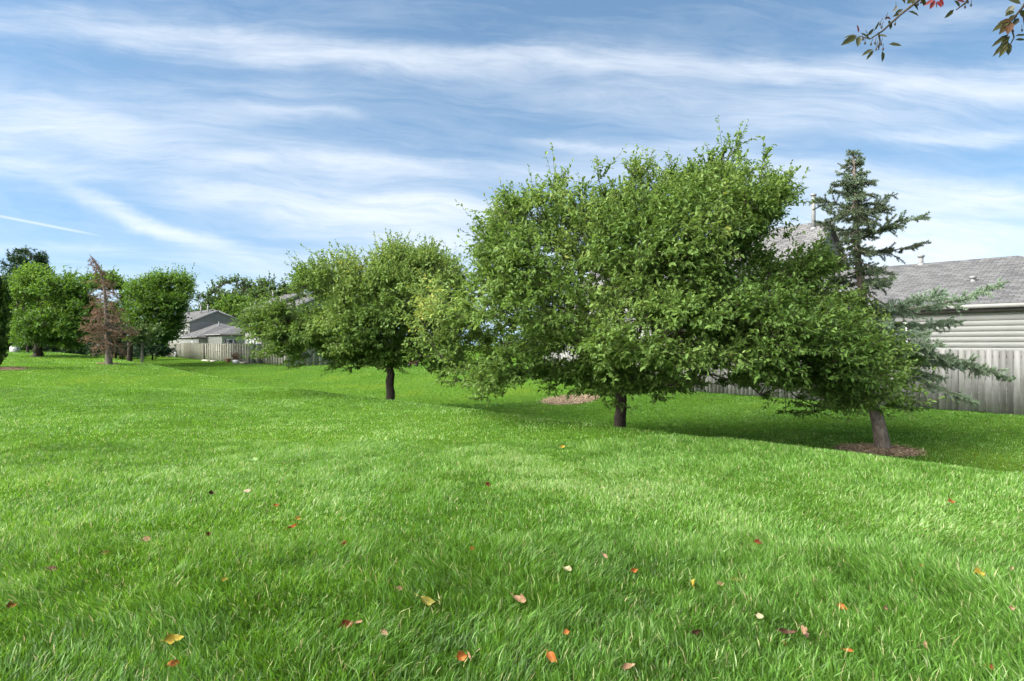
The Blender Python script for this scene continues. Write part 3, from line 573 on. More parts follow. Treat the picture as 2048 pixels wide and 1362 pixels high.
def block(root, x0, x1, y0, y1, z0, ze, zr, hip1=False, hip0=False, ov=.35, wm=None, rake=True, gable1=True, roofname='roof', name='wall', sides='fgb0'):
    """one roofed volume, ridge along local x; x1 is the end nearest the camera"""
    wm = wm or m_siding; yc = (y0+y1)/2; wl_ = MB(); sl = (zr-ze)/(yc-y0); ge = ze
    if 'f' in sides: lap_wall(wl_, (x0,y0), (x1,y0), z0, ze)
    if 'g' in sides: lap_wall(wl_, (x1,y0), (x1,y1), z0, ze, None if hip1 else (.5, zr-.02))
    if 'b' in sides: lap_wall(wl_, (x1,y1), (x0,y1), z0, ze)
    if '0' in sides: lap_wall(wl_, (x0,y1), (x0,y0), z0, ze, None if hip0 else (.5, zr-.02))
    wl_.box((x0+.03,y0+.03,z0),(x1-.03,y1-.03,ze-.02))
    wall = wl_.build(name, wm, root)
    rf = MB(); ov = ov*.6; zl = ze-sl*ov+.12; zt = zr+.12; run = yc-y0
    xa, xb = x0-(ov if hip0 else .25), x1+(ov if hip1 else .25); ra, rb = (x0+run if hip0 else xa), (x1-run if hip1 else xb)
    roof_face(rf, [(xa,y0-ov,zl),(xb,y0-ov,zl),(rb,yc,zt),(ra,yc,zt)])
    roof_face(rf, [(xb,y1+ov,zl),(xa,y1+ov,zl),(ra,yc,zt),(rb,yc,zt)])
    if hip1: roof_face(rf, [(xb,y0-ov,zl),(xb,y1+ov,zl),(rb,yc,zt)])
    if hip0: roof_face(rf, [(xa,y1+ov,zl),(xa,y0-ov,zl),(ra,yc,zt)])
    roof = rf.build(roofname, m_roof, root, uv=True)
    tm = MB()                                      # fascia and soffit line
    tm.box((xa+.02,y0-ov+.02,zl-.26),(xb-.02,y0-ov+.05,zl-.105))
    if hip1: tm.box((xb-.05,y0-ov+.06,zl-.26),(xb-.02,y1+ov-.02,zl-.105))
    tm.build('fascia', m_fascia, root)
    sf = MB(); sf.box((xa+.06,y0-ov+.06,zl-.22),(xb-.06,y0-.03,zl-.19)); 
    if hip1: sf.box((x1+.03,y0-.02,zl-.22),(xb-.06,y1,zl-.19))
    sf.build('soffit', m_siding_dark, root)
    gt = MB(); gt.box((xa,y0-ov-.09,zl-.15),(xb,y0-ov+.0,zl-.03)); gt.build('gutter', m_gutter, root)
    if not hip1 and rake:
        rk = MB()
        for sgn in (-1, 1):
            ye = yc+sgn*(run+ov); a_ = np.array([xb+.01,ye,zl]); b_ = np.array([xb+.01,yc,zt])
            V = [a_-(0,0,.24), a_-(0,0,.02), b_-(0,0,.02), b_-(0,0,.24)]; V = np.concatenate([V, np.array(V)+(.03,0,0)]); f_ = [(0,1,2,3),(4,7,6,5),(0,3,7,4),(1,5,6,2),(0,4,5,1),(3,2,6,7)]
            rk.add(V, f_)
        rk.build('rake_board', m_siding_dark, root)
    return wall, roof
def window(root, face, a, z, w, h, y, shutters=False, frame=.06):
    """face 'f': on a wall facing -y at y, a = centre x; face 'g': on a wall facing +x at x=y, a = centre y"""
    f = MB(); p = MB(); s_ = MB()
    def bx(m, a0, a1, z0, z1, o0, o1):
        if face == 'f': m.box((a0,y-o1,z0),(a1,y-o0,z1))
        else: m.box((y+o0,a0,z0),(y+o1,a1,z1))
    bx(f, a-w/2-frame, a-w/2, z-frame, z+h+frame, .0, .06); bx(f, a+w/2, a+w/2+frame, z-frame, z+h+frame, .0, .06)
    bx(f, a-w/2, a+w/2, z+h, z+h+frame, .0, .06); bx(f, a-w/2, a+w/2, z-frame, z, .0, .06); bx(f, a-w/2, a+w/2, z+h*.5-.025, z+h*.5+.025, .03, .05)
    bx(p, a-w/2, a+w/2, z, z+h, .0, .028)
    fo = f.build('window', m_trim, root); p.build('pane', m_glass, fo)
    if shutters:
        for sgn in (-1, 1):
            q = MB(); c = a+sgn*(w/2+frame+.17); bx(q, c-.15, c+.15, z-.05, z+h+.05, .026, .06); q.build('shutter', m_fascia, root)
def pipe(root, x, y, z0, z1, r=.05, cap=True, m=None):
    mb = MB(); mb.tube((x,y,z0),(x,y,z1),r,r,10)
    mb.tube((x,y,z0),(x,y,z0+.16),r*2.0,r*1.05,10)
    if cap: mb.tube((x,y,z1+.003),(x,y,z1+.09),r*1.45,r*1.45,10)
    mb.build('vent_pipe', m or m_metal, root, smooth=False)
def local(x, y): return uv2xy(np.array(-x), np.array(y))
# right house
def inv(px, v):                     # local x where the sight line through px meets the plane y=v
    s = (px-CX)/F; d = v/(EV[0]*s+EV[1]); return -(EU[0]*s*d+EU[1]*d), d
h1 = empty('house', (0,0,0), RZ); tag(h1, 'nearest grey sided house with a long low shingled wing behind the solid board fence', 'house', 'grey sided houses behind the fences')
ZR = EYE+3.19-.12
block(h1, -12, 0.2, 24, 34, -.3, 2.82, ZR, hip1=True, sides='fgb')
block(h1, -25, -12.15, 27.2, 34.8, -.3, EYE+5.73-.12-3.7, EYE+5.73-.12, roofname='upper_roof', ov=.4)
wx, wd = inv(1777, 23.95); window(h1, 'f', wx, .75, 1.0, EYE+41/F*wd-.75, 24)
window(h1, 'f', -16, 1.6, 1.1, 1.2, 27.2)
for px, v, top, r in ((1842, 28.9, 510, .085),(1946, 26.2, 552, .07)):
    x, d = inv(px, v); zt = EYE+(HY-top)/F*d; pipe(h1, x, v, ZR+.12-(29-v)*.385-.12, zt-.09, r)
x, d = inv(1627, 30.7); pipe(h1, x, 30.7, EYE+5.3, EYE+(HY-392)/F*d, .09)
x, d = inv(1468, 30.7); pipe(h1, x, 30.7, EYE+5.3, EYE+(HY-425)/F*d, .06)
lm = MB(); x, d = inv(1828, 23.93); zc_ = EYE+(HY-668)/F*d; lm.box((x-.05,23.86,zc_-.05),(x+.05,23.98,zc_+.1)); lm.tube((x,23.78,zc_-.12),(x,23.78,zc_+.08),.06,.085,10); lm.tube((x,23.78,zc_+.085),(x,23.78,zc_+.2),.12,.03,10)
lm.build('wall_lamp', m_dark, h1)
dn = MB(); dn.box((-11.7,23.86,-.3),(-11.6,23.96,2.55)); dn.build('downspout', m_gutter, h1)
# middle house
h2 = empty('house', (0,0,0), RZ); tag(h2, 'two storey grey house half hidden behind the smaller crabapple crown', 'house', 'grey sided houses behind the fences')
block(h2, -64.2, -60, 26.3, 34.3, -.2, 5.05, 6.65); hx, hd = inv(486, 25.3)
block(h2, hx, -64.25, 25.5, 34.0, -.2, 5.25, 6.95, roofname='upper_roof')
window(h2, 'f', hx+1.2, 2.9, .8, 1.2, 25.5, True); window(h2, 'f', -65.8, 2.9, .8, 1.2, 25.5, True); window(h2, 'f', -62, 3.0, .8, 1.2, 26.3, True)
for x in (hx+1.2,-65.8): window(h2, 'f', x, .9, .9, 1.2, 25.5)
window(h2, 'g', 27.5, .55, .9, 1.9, -60); window(h2, 'g', 29.4, .55, .9, 1.9, -60); window(h2, 'g', 30.5, 3.2, .8, 1.1, -60)
x, d = inv(546, 29.5); pipe(h2, x, 29.5, 6.7, EYE+(HY-582)/F*d, .10)
x, d = inv(510, 28); pipe(h2, x, 28, 6.1, EYE+(HY-603)/F*d, .09)
# far house
h3 = empty('house', (0,0,0), RZ); tag(h3, 'farthest grey townhouse with stepped roofs and low hipped wings', 'house', 'grey sided houses behind the fences')
block(h3, -106, -101.8, 29.8, 37.8, 0, 5.05, 6.7); block(h3, -122, -106.05, 30.4, 38.6, 0, 5.3, 7.05, roofname='upper_roof')
window(h3, 'f', -103.0, 3.1, .75, 1.3, 29.8, True); window(h3, 'f', -105.2, 3.1, .75, 1.3, 29.8, True); window(h3, 'f', -103.0, .7, .8, 1.2, 29.8); window(h3, 'f', -105.1, .7, .8, 1.2, 29.8)
block(h3, -101.75, -93.4, 28.5, 38.0, 0, 2.72, 4.62, hip1=True, sides='fgb', roofname='wing_roof')
window(h3, 'f', -96, .8, .8, 1.2, 28.5, True)
block(h3, -93.3, -87.6, 29.6, 36.4, 0, 3.0, 4.1, hip1=True, sides='fgb', roofname='porch_roof')
window(h3, 'g', 30.6, .75, .75, 1.5, -87.6, True); window(h3, 'g', 33.4, .75, .75, 1.5, -87.6, True)
for px, v, b_, top in ((376,33,6.5,613),(402,33,6.5,611),(416,33.2,6.5,610)):
    x, d = inv(px, v); pipe(h3, x, v, b_-.4, EYE+(HY-top)/F*d, .11)
x, d = inv(438, 32.4); pipe(h3, x, 32.4, 4.2, EYE+(HY-644)/F*d, .09)

# ================================================================== fences
def fence(name, label, pts, ztop, bw, gap, mats, shadowbox=False, dog=.03, post_every=2.4, rails=(.25,.95,1.55), group=None, seed=1, hvar=.012, panel='board_panel', post_up=-.04, both=False):
    """pts: [(u,v),...] the fence line; boards on the -v / camera side"""
    r = np.random.default_rng(seed); p0 = uv2xy(np.array(pts[0][0]), np.array(pts[0][1])); root = empty(name, (p0[0], p0[1], float(gz(*p0)))); tag(root, label, 'fence', group)
    o = np.array([p0[0], p0[1], float(gz(*p0))]); V, Fq, T = [], [], []; PB = []; RLS = []
    for a, b in zip(pts[:-1], pts[1:]):
        A, B = uv2xy(*map(np.array, a)), uv2xy(*map(np.array, b)); d = B-A; L = np.linalg.norm(d); d /= L; n = np.array([d[1], -d[0]])
        if n@(-A) < 0: n = -n
        s = 0; k = 0
        while s < L:
            e = min(s+bw, L); layers = [(.025,.045,s,e)]
            if gap > .05 and e+gap < L: layers.append((-.17,-.15,e-.03,e+gap+.03))
            zt = (ztop(A+d*s) if callable(ztop) else ztop)+r.normal(0, hvar)
            for o0, o1, s0, e0 in layers:
                P, Q = A+d*s0, A+d*e0; tl = r.normal(0,.003); zb = float(gz(*P))+.02+abs(r.normal(0,.012))
                c = dog
                prof_ = [(s0,zb),(e0,zb),(e0,zt-c),(e0-c,zt),(s0+c,zt),(s0,zt-c)]
                base = len(V)*12
                V.append([(*(A+d*q+n*(o0+tl)), z) for q, z in prof_]+[(*(A+d*q+n*(o1+tl)), z) for q, z in prof_])
                T.append(r.random()*.75-.02); 
            s = e+(gap if not shadowbox else -bw*.5+gap*.5 if False else gap); k += 1
        m = max(1, int(round(L/post_every)))
        for i in range(m+1):
            P = A+d*(L*i/m)+n*(-.035); PB.append(P)
        for zr in rails:
            rl = []; m2 = max(2, int(L/1.2)); ts = np.linspace(.02, L-.02, m2+1)
            for tt in ts:
                Pa = A+d*tt; za = min(float(gz(*Pa))+zr, (ztop(Pa) if callable(ztop) else ztop)-.1)
                rl += [(*(Pa+n*.0225),za-.045),(*(Pa+n*.0225),za+.045),(*(Pa-n*.0425),za+.045),(*(Pa-n*.0425),za-.045)]
            q4 = MB(); fs4 = [(4*j+k, 4*j+4+k, 4*j+4+(k+1)%4, 4*j+(k+1)%4) for j in range(m2) for k in range(4)]+[(3,2,1,0),(4*m2,4*m2+1,4*m2+2,4*m2+3)]
            q4.add(np.array(rl)-o, fs4); RLS.append(q4)
    nb = len(V); V = np.array(V).reshape(-1,3)-o; b12 = (np.arange(nb)*12)[:,None]
    hexf = np.concatenate([b12+np.arange(6)[None], b12+np.arange(11,5,-1)[None]]); i = np.arange(6); sd = np.stack([i, i+6, (i+1)%6+6, (i+1)%6],1)
    qd = (b12[:,None]+sd[None]).reshape(-1,4)
    mesh(panel, V, [hexf, qd], mats, root, {'tint': np.repeat(np.array(T), 12)})
    for q4 in RLS: q4.build('rail', m_timber, root)
    seen = []
    for P in PB:
        if any(np.hypot(*(P-q)) < .3 for q in seen): continue
        seen.append(P); mb = MB(); z = float(gz(*P))-o[2]; zt = (ztop(P) if callable(ztop) else ztop)+post_up-o[2]; x, y = P-o[:2]
        mb.box((-.05,-.05,z-.05),(.05,.05,zt)); po = mb.build('post', m_timber, root); po.location = (x, y, 0); po.rotation_euler = (0,0,RZ)
    return root
GF = 'wooden fences around the back yards'
fence('board_fence', 'long solid fence of weathered grey dog eared boards in front of the nearest house', [(-9,21.4),(21,21.4),(21,25.5)], 1.46, .142, .012, m_board, group=GF, seed=4)
fence('picket_fence', 'gapped grey picket fence ending at a corner post under the smaller crabapple', [(58.5,22.9),(52.3,22.9),(52.3,33)], 1.62, .34, .22, m_picket, group=GF, seed=5, dog=.0, post_up=.03)
fence('picket_fence', 'gapped grey picket fence with the white barrel and planters lying against it', [(68.9,21.7),(57.5,21.7),(57.5,26.0)], 1.74, .38, .24, m_picket, group=GF, seed=6, dog=0, post_up=.03)
gt = fence('board_fence', 'short solid olive grey fence section with a board gate, between the far picket fences', [(75.7,21.6),(69.1,21.6)], 1.78, .14, .003, m_gate, group=GF, seed=7, dog=0, rails=(.3,1.4), post_up=.04)
fence('picket_fence', 'farthest grey picket fence running behind the pale trunk to the far trees', [(112,24.0),(86,24.0),(86,22.4),(75.9,22.0)], 1.80, .42, .28, m_picket, group=GF, seed=8, dog=0, post_up=.03)

# ================================================================== small things by the fences
def G(px, py): return on_ground(px, py)
def gthing(name, u, v, rz=0):
    p = uv2xy(np.array(float(u)), np.array(float(v))); return empty(name, (p[0], p[1], float(gz(*p))), RZ+rz)
t = gthing('barrel', 57.9, 20.7, .2); t.scale = (.66,.6,.6); tag(t, 'white barrel lying on its side at the picket fence corner', 'barrel')
mb = MB()
for a_, b_, r0, r1 in ((-.45,-.25,.25,.29),(-.25,.25,.29,.29),(.25,.45,.29,.25)): mb.tube((a_,0,.29),(b_,0,.29),r0,r1,16, caps=abs(a_) > .3 or abs(b_) > .3)
mb.build('body', m_white, t)
for x in (-.25,.25): mb = MB(); mb.tube((x-.015,0,.29),(x+.015,0,.29),.298,.298,16); mb.build('hoop', m_metal, t)
t = gthing('flower_pot', 60.6, 21.0); tag(t, 'round terracotta flower pot left of the white barrel', 'pot')
mb = MB(); mb.tube((0,0,0),(0,0,.30),.16,.23,14); mb.build('body', m_terra, t); mb = MB(); mb.tube((0,0,.301),(0,0,.36),.25,.25,14); mb.build('rim', m_terra, t)
t = gthing('dried_shrub', 59.2, 21.15); tag(t, 'brown dried shrub against the pickets behind the white barrel', 'shrub')
rr = np.random.default_rng(2); A, B = [], []
for k in range(60):
    d = unit(np.array([rr.normal(0,.6), rr.normal(0,.3), 1.0])); A.append((0,0,0)); B.append(d*(.5+.6*rr.random()))
tv_, tf_ = tubes(np.array(A), np.array(B), np.full(60,.008), np.full(60,.003), 4); mesh('stems', tv_, [tf_], m_bark, t)
B = np.array(B); P = np.repeat(B, 14, 0)*rr.uniform(.45,1,(60*14,1)); n = len(P); lv, lf, lt = leaves(P, rr.normal(0,1,(n,3)), rr.normal(0,1,(n,3)), .08, .035, np.clip(rr.normal(.35,.2,n),0,.8)); mesh('leaves', lv, [lf], m_deadneedle, t, {'tint': lt})
for u, v, w_, lab in ((66.2,20.9,1.1,'wider flat pale stone at the foot of the picket fence'),(64.0,20.85,.6,'smaller flat pale stone at the foot of the picket fence')):
    t = gthing('flat_stone', u, v); tag(t, lab, 'stone', 'pale stones along the picket fence'); mb = MB(); rr = np.random.default_rng(int(u)); k = 11; an = np.arange(k)*2*math.pi/k; ra = 1+rr.normal(0,.1,k)
    rg = np.stack([np.cos(an)*w_*ra*.75, np.sin(an)*.3*ra],1); Vv = np.concatenate([np.c_[rg,np.full(k,-.05)], np.c_[rg*1.04,np.full(k,.07)], np.c_[rg*.85,np.full(k,.11)]]); 
    mb.add(Vv, [(j*k+i,j*k+(i+1)%k,(j+1)*k+(i+1)%k,(j+1)*k+i) for j in range(2) for i in range(k)]+[tuple(range(2*k,3*k))]); o = mb.build('slab', m_stone, t)
t = gthing('timber_edging', 57.2, 21.3); tag(t, 'low pale timber edging box with dark soil along the picket fence side', 'edging')
mb = MB()
for lo, hi in (((-.9,-.1,-.05),(-.82,4.2,.16)),):
    mb.box(lo, hi)
mb.box((-.9,-.2,-.05),(-.1,-.102,.16)); mb.build('boards', m_stone, t); mb = MB(); mb.box((-.818,-.1,-.05),(-.1,4.1,.09)); mb.build('soil', m_dark, t)
for k, (yy, hh) in enumerate(((.5,.55),(1.7,.4))):
    s = gthing('potted_plant', 57.7, 21.6+yy); tag(s, ['taller leafy plant in the timber edging by the picket corner','lower leafy plant in the timber edging under the crabapple twigs'][k], 'plant')
    rr = np.random.default_rng(30+k); n = 160; P = rr.normal(0,.10,(n,3))*np.array([1,1,1.3])+np.array([0,0,hh*.75]); lv, lf, lt = leaves(P, rr.normal(0,1,(n,3)), rr.normal(0,.6,(n,3))+np.array([0,0,1]), .12, .06, np.clip(rr.normal(.5,.2,n),0,1)); mesh('leaves', lv, [lf], m_maple, s, {'tint': lt})
    mb = MB(); mb.tube((0,0,.05),(0,0,hh*.8),.012,.008,6); mb.build('stem', m_bark, s)
t = gthing('air_conditioner', 54.2, 24.6); tag(t, 'dark air conditioner unit standing between the two picket fences', 'air conditioner')
mb = MB(); mb.box((-.38,-.38,.06),(.38,.38,.78)); mb.build('cabinet', m_dark, t); mb = MB(); mb.box((-.42,-.42,-.05),(.42,.42,.057)); mb.build('pad', m_stone, t)
mb = MB()
for k in range(9): z = .13+k*.07; mb.box((-.395,-.395,z),(.395,.395,z+.025))
mb.build('grille', m_metal, t); mb = MB(); mb.tube((0,0,.783),(0,0,.83),.30,.28,16); mb.build('fan_guard', m_dark, t)
p = G(826, 733); t = empty('garden_cart', tuple(p), .1); tag(t, 'faded red and pink garden cart seen under the crabapple branches', 'cart')
mb = MB(); V = [(-.42,-.25,.22),(.42,-.25,.22),(.42,.25,.22),(-.42,.25,.22),(-.52,-.3,.46),(.52,-.3,.46),(.52,.3,.46),(-.52,.3,.46)]; mb.add(V, [(0,3,2,1),(0,1,5,4),(1,2,6,5),(2,3,7,6),(3,0,4,7)]); mb.build('tray', m_red, t)
mb = MB(); mb.box((-.54,-.32,.462),(.54,-.28,.51)); mb.box((-.54,.28,.462),(.54,.32,.51)); mb.box((-.54,-.279,.462),(-.5,.279,.51)); mb.box((.5,-.279,.462),(.54,.279,.51)); mb.build('rim', m_white, t)
for sx in (-.3,.3):
    for sy in (-.3,.3): mb = MB(); mb.tube((sx,sy-.035,.14),(sx,sy+.035,.14),.14,.14,14); wo = mb.build('wheel', m_dark, t); mb = MB(); mb.tube((sx,sy-.042,.14),(sx,sy+.042,.14),.05,.05,10); mb.build('hub', m_metal, wo)
mb = MB(); mb.tube((-.5,0,.3),(-1.0,0,.75),.018,.018,8); mb.tube((-1.0,-.12,.75),(-1.0,.12,.75),.018,.018,8); mb.build('handle', m_dark, t)
p = G(351, 715); t = empty('utility_pedestal', (p[0],p[1],p[2]), RZ); tag(t, 'short pale utility pedestal in front of the far picket fence', 'utility box')
s_ = p[1]/F; mb = MB(); mb.box((-2.2*s_,-2*s_,-.05),(2.2*s_,2*s_,12*s_)); mb.build('body', m_white, t); mb = MB(); mb.box((-2.5*s_,-2.3*s_,12*s_+.003),(2.5*s_,2.3*s_,14*s_)); mb.build('cap', m_white, t)
d = 58.; x = (30-CX)/F*d; z = float(gz(x,d)); t = empty('utility_box', (x,d,z), .1); tag(t, 'pale boxy utility cabinet between the left cedar and the maple trunk', 'utility box')
mb = MB(); mb.box((-.30,-.25,-.05),(.30,.25,.50)); mb.build('cabinet', m_white, t); mb = MB(); mb.box((-.32,-.27,.503),(.32,.27,.55)); mb.build('lid', m_white, t); mb = MB(); mb.box((-.03,-.275,.25),(.03,-.253,.33)); mb.build('latch', m_metal, t)

# ================================================================== mulch rings
m_mulch = leaf_mat('mulch_chip', [(0,(.16,.105,.065)),(.4,(.36,.25,.155)),(.7,(.48,.37,.25)),(1,(.58,.48,.35))], 0, .9)
m_mulchbed = noise_mat('mulch_soil', [(.3,(.09,.062,.042)),(.7,(.22,.155,.10))], 20, .95, .8)
MULCH = [(tr_pts[0][0]-.12, SD-.05, .76), (*G(1140,800)[:2], 1.0), (*G(4,738)[:2], .9), (*G(216,728)[:2], .5)]
MLAB = ['ring of reddish brown mulch around the leaning spruce trunk','straw coloured mulch patch half hidden behind the largest crabapple','reddish mulch at the foot of the columnar cedar','thin litter of needles under the dead spruce']
for k, (x, y, rad) in enumerate(MULCH):
    rr = np.random.default_rng(70+k); a = np.linspace(0, 2*math.pi, 41)[:-1]; rs = np.linspace(0, 1, 9); ed = 1+.10*np.sin(a*3+k)+.06*np.sin(a*5+1)
    XX = x+rad*np.outer(rs, np.cos(a)*ed); YY = y+rad*np.outer(rs, np.sin(a)*ed); Z = gz(XX, YY)+.012+.03*(1-rs[:,None]**2)
    V = np.stack([XX, YY, Z],-1).reshape(-1,3); i = np.arange(40); fs = np.concatenate([np.stack([j*40+i, j*40+(i+1)%40, (j+1)*40+(i+1)%40, (j+1)*40+i],1) for j in range(8)])
    n = int(2600*rad*rad)+300; q = np.sqrt(rr.random(n))*(1.04+.10*rr.normal(0,1,n)); b = rr.random(n)*2*math.pi
    P = np.stack([x+rad*q*np.cos(b), y+rad*q*np.sin(b)],1); P = np.c_[P, gz(P[:,0],P[:,1])+.03+.03*np.clip(1-q**2,0,1)]
    D = np.c_[np.cos(rr.random(n)*7), np.sin(rr.random(n)*7), rr.normal(0,.3,n)]; lv, lf, lt = leaves(P, D, np.array([[0,0,1.]])+rr.normal(0,.3,(n,3)), .05+.05*rr.random(n), .015, np.clip(rr.normal(.5 if k != 1 else .8,.22,n),0,1))
    o = mesh('mulch_bed', V, [fs], m_mulchbed, None, {'tint': np.full(len(V), .2)}); tag(o, MLAB[k], 'mulch', kind='stuff'); mesh('chips', lv, [lf], m_mulch, o, {'tint': lt})

# ================================================================== fallen leaves
def fl_mat(name, c0, c1, c2):
    m = noise_mat(name, [(.3,c0),(.5,c1),(.72,c2)], 38, .65, .25, spec=.25, bscale=.3); return m
FLM = {'orange': fl_mat('leaf_orange',(0.158,0.037,0.006),(0.253,0.079,0.013),(0.290,0.137,0.031)), 'red': fl_mat('leaf_red',(0.074,0.013,0.006),(0.158,0.026,0.010),(0.211,0.063,0.016)),
       'brown': fl_mat('leaf_brown',(0.026,0.013,0.008),(0.063,0.029,0.014),(0.127,0.063,0.031)), 'tan': fl_mat('leaf_tan',(0.127,0.063,0.031),(0.221,0.132,0.074),(0.290,0.201,0.127)),
       'yellow': fl_mat('leaf_yellow',(0.221,0.137,0.016),(0.316,0.221,0.021),(0.326,0.264,0.063)), 'cream': fl_mat('leaf_cream',(0.197,0.158,0.087),(0.261,0.218,0.131),(0.285,0.253,0.166)), 'olive': fl_mat('leaf_olive',(0.063,0.058,0.010),(0.148,0.137,0.021),(0.221,0.174,0.031)), 'green': fl_mat('leaf_green',(0.053,0.116,0.021),(0.095,0.179,0.037),(0.137,0.221,0.053))}
FL = [  # px, py, length px, width ratio, colour, heading deg, curl, tilt, label
 (494,992,18,.5,'cream',10,.3,.1,'small pale cream leaf lying alone in the left half of the lawn'),(422,998,15,.6,'brown',60,.8,.4,'tiny dark brown leaf just left of the pale cream one'),
 (553,1021,12,.7,'orange',30,.3,.3,'tiny orange speck of a leaf below and right of the cream leaf'),(595,1049,18,.8,'yellow',80,.3,.3,'rounded amber leaf standing above a curled orange one'),
 (584,1068,22,.4,'orange',35,.9,.2,'thin curled orange leaf right under the rounded amber leaf'),(295,1094,24,.45,'tan',-8,.9,.3,'curled tan leaf lying left of a dark red upright leaf'),
 (415,1083,18,.6,'red',80,.5,.7,'dark red leaf tipped upright in the left lawn'),(103,1154,24,.6,'brown',10,.5,.3,'dark brown leaf with an amber edge near the left border'),
 (208,1122,20,.6,'olive',50,.5,.4,'dull olive and orange leaf in deep grass, right of the dark brown one'),(688,1101,15,.9,'red',20,.4,.5,'small round brick red leaf left of the lawn centre'),
 (22,1231,20,.7,'orange',70,.4,.5,'rust orange leaf closest to the left border of the photo'),(449,1174,13,.7,'yellow',40,.3,.4,'tiny amber leaf low in the left lawn'),
 (350,1300,38,.55,'yellow',25,.4,.25,'large mustard yellow leaf sunk in grass at lower left'),(346,1350,26,.6,'orange',50,.4,.4,'rust leaf cut by the bottom edge below the mustard yellow leaf'),
 (693,1271,28,.75,'red',35,.5,.4,'large rust red leaf with a tan leaf on its right'),(718,1264,20,.5,'tan',-10,.7,.3,'tan folded leaf touching the right side of the rust red leaf'),
 (770,1286,20,.6,'tan',-35,.6,.3,'pinkish tan leaf between the rust red leaf and the bright orange pair'),(975,980,17,.7,'red',70,.6,.5,'rust red curled leaf in the paler grass of mid lawn'),
 (944,1112,15,.75,'orange',40,.3,.4,'small clear orange leaf near the middle of the lawn'),(1137,1153,24,.5,'cream',-50,.5,.3,'cream yellow oval leaf lying diagonally near the lawn centre'),
 (1212,1127,20,.35,'tan',-65,.6,.4,'slender tan leaf poking up right of the cream yellow one'),(1268,1158,18,.6,'orange',25,.5,.4,'dull orange brown leaf half sunk right of the slender tan leaf'),
 (1384,1188,34,.4,'yellow',80,.3,.7,'upright bright yellow leaf left of a pinkish one'),(799,1194,18,.5,'tan',15,.5,.2,'pale straw leaf above the long curved olive leaf'),
 (860,1225,48,.28,'olive',-30,1.3,.2,'long curved olive leaf with a brown tip'),(1046,1223,46,.38,'tan',-55,1.1,.35,'largest long curled tan brown leaf at lower centre'),
 (923,1334,24,.95,'orange',20,.3,.6,'bright orange round leaf at the bottom, left of a slim tan leaf'),(940,1336,24,.35,'tan',-75,.5,.6,'slim tan leaf touching the bright orange round leaf'),
 (1133,1286,14,.9,'orange',0,.3,.6,'small round deep orange leaf above the ragged rust leaf'),(1107,1339,34,.55,'orange',-60,.7,.5,'ragged rust orange leaf standing near the bottom edge'),
 (1257,1356,30,.5,'tan',10,.6,.3,'orange tan leaf cut by the bottom edge right of centre'),(1389,1288,30,.4,'brown',40,.9,.5,'twisted brown red leaf at lower right of centre'),
 (1125,900,13,.7,'yellow',30,.3,.3,'tiny yellow leaf far up the lawn before the largest tree'),(1902,1014,20,.65,'orange',15,.5,.4,'lone orange leaf at the right, farthest up the slope'),
 (1517,1099,19,.55,'red',-8,.5,.3,'brick red leaf lying flat right of the pale grass band'),(1441,1186,18,.65,'tan',20,.5,.3,'pinkish leaf left of the yellow olive leaf'),
 (1476,1178,32,.35,'olive',-12,.5,.2,'long yellow olive leaf beside the pinkish leaf'),(1687,1235,22,.6,'orange',-50,.5,.5,'orange tan leaf in a pair, the left one'),
 (1770,1236,20,.5,'tan',45,.5,.5,'pale orange leaf in a pair, the right one'),(1604,1288,34,.75,'tan',65,.6,.6,'big tan brown leaf raised on edge at lower right'),
 (1577,1288,34,.35,'brown',-20,1.1,.3,'dark curled leaf joined to the left of the big raised tan leaf'),(1568,1309,17,.5,'orange',80,.4,.4,'small orange leaf just below the dark curled leaf'),
 (1521,1254,20,.6,'cream',-50,.5,.3,'washed out pale leaf in thick grass at lower right'),(1957,1162,26,.8,'yellow',20,.4,.4,'brightest yellow leaf near the right border'),
 (2022,1153,14,.6,'tan',30,.5,.4,'small tan leaf right of the brightest yellow leaf'),(1850,1315,30,.45,'tan',78,.5,.7,'tall pale orange leaf upright near the bottom right'),
 (1697,1324,20,.4,'orange',-30,.6,.3,'thin orange leaf near the bottom between two tan ones'),(2023,1235,18,.6,'tan',10,.5,.4,'faded tan leaf against the right border'),
 (1980,1356,24,.6,'red',-15,.5,.3,'rust red leaf cut by the bottom edge at far right'),(1842,1145,14,.7,'orange',30,.4,.4,'dull small orange leaf left of the brightest yellow leaf'),
 (506,928,24,.6,'green',5,.3,.15,'broad pale green weed leaf lying flat up the left lawn')]
LEAFPOS = []
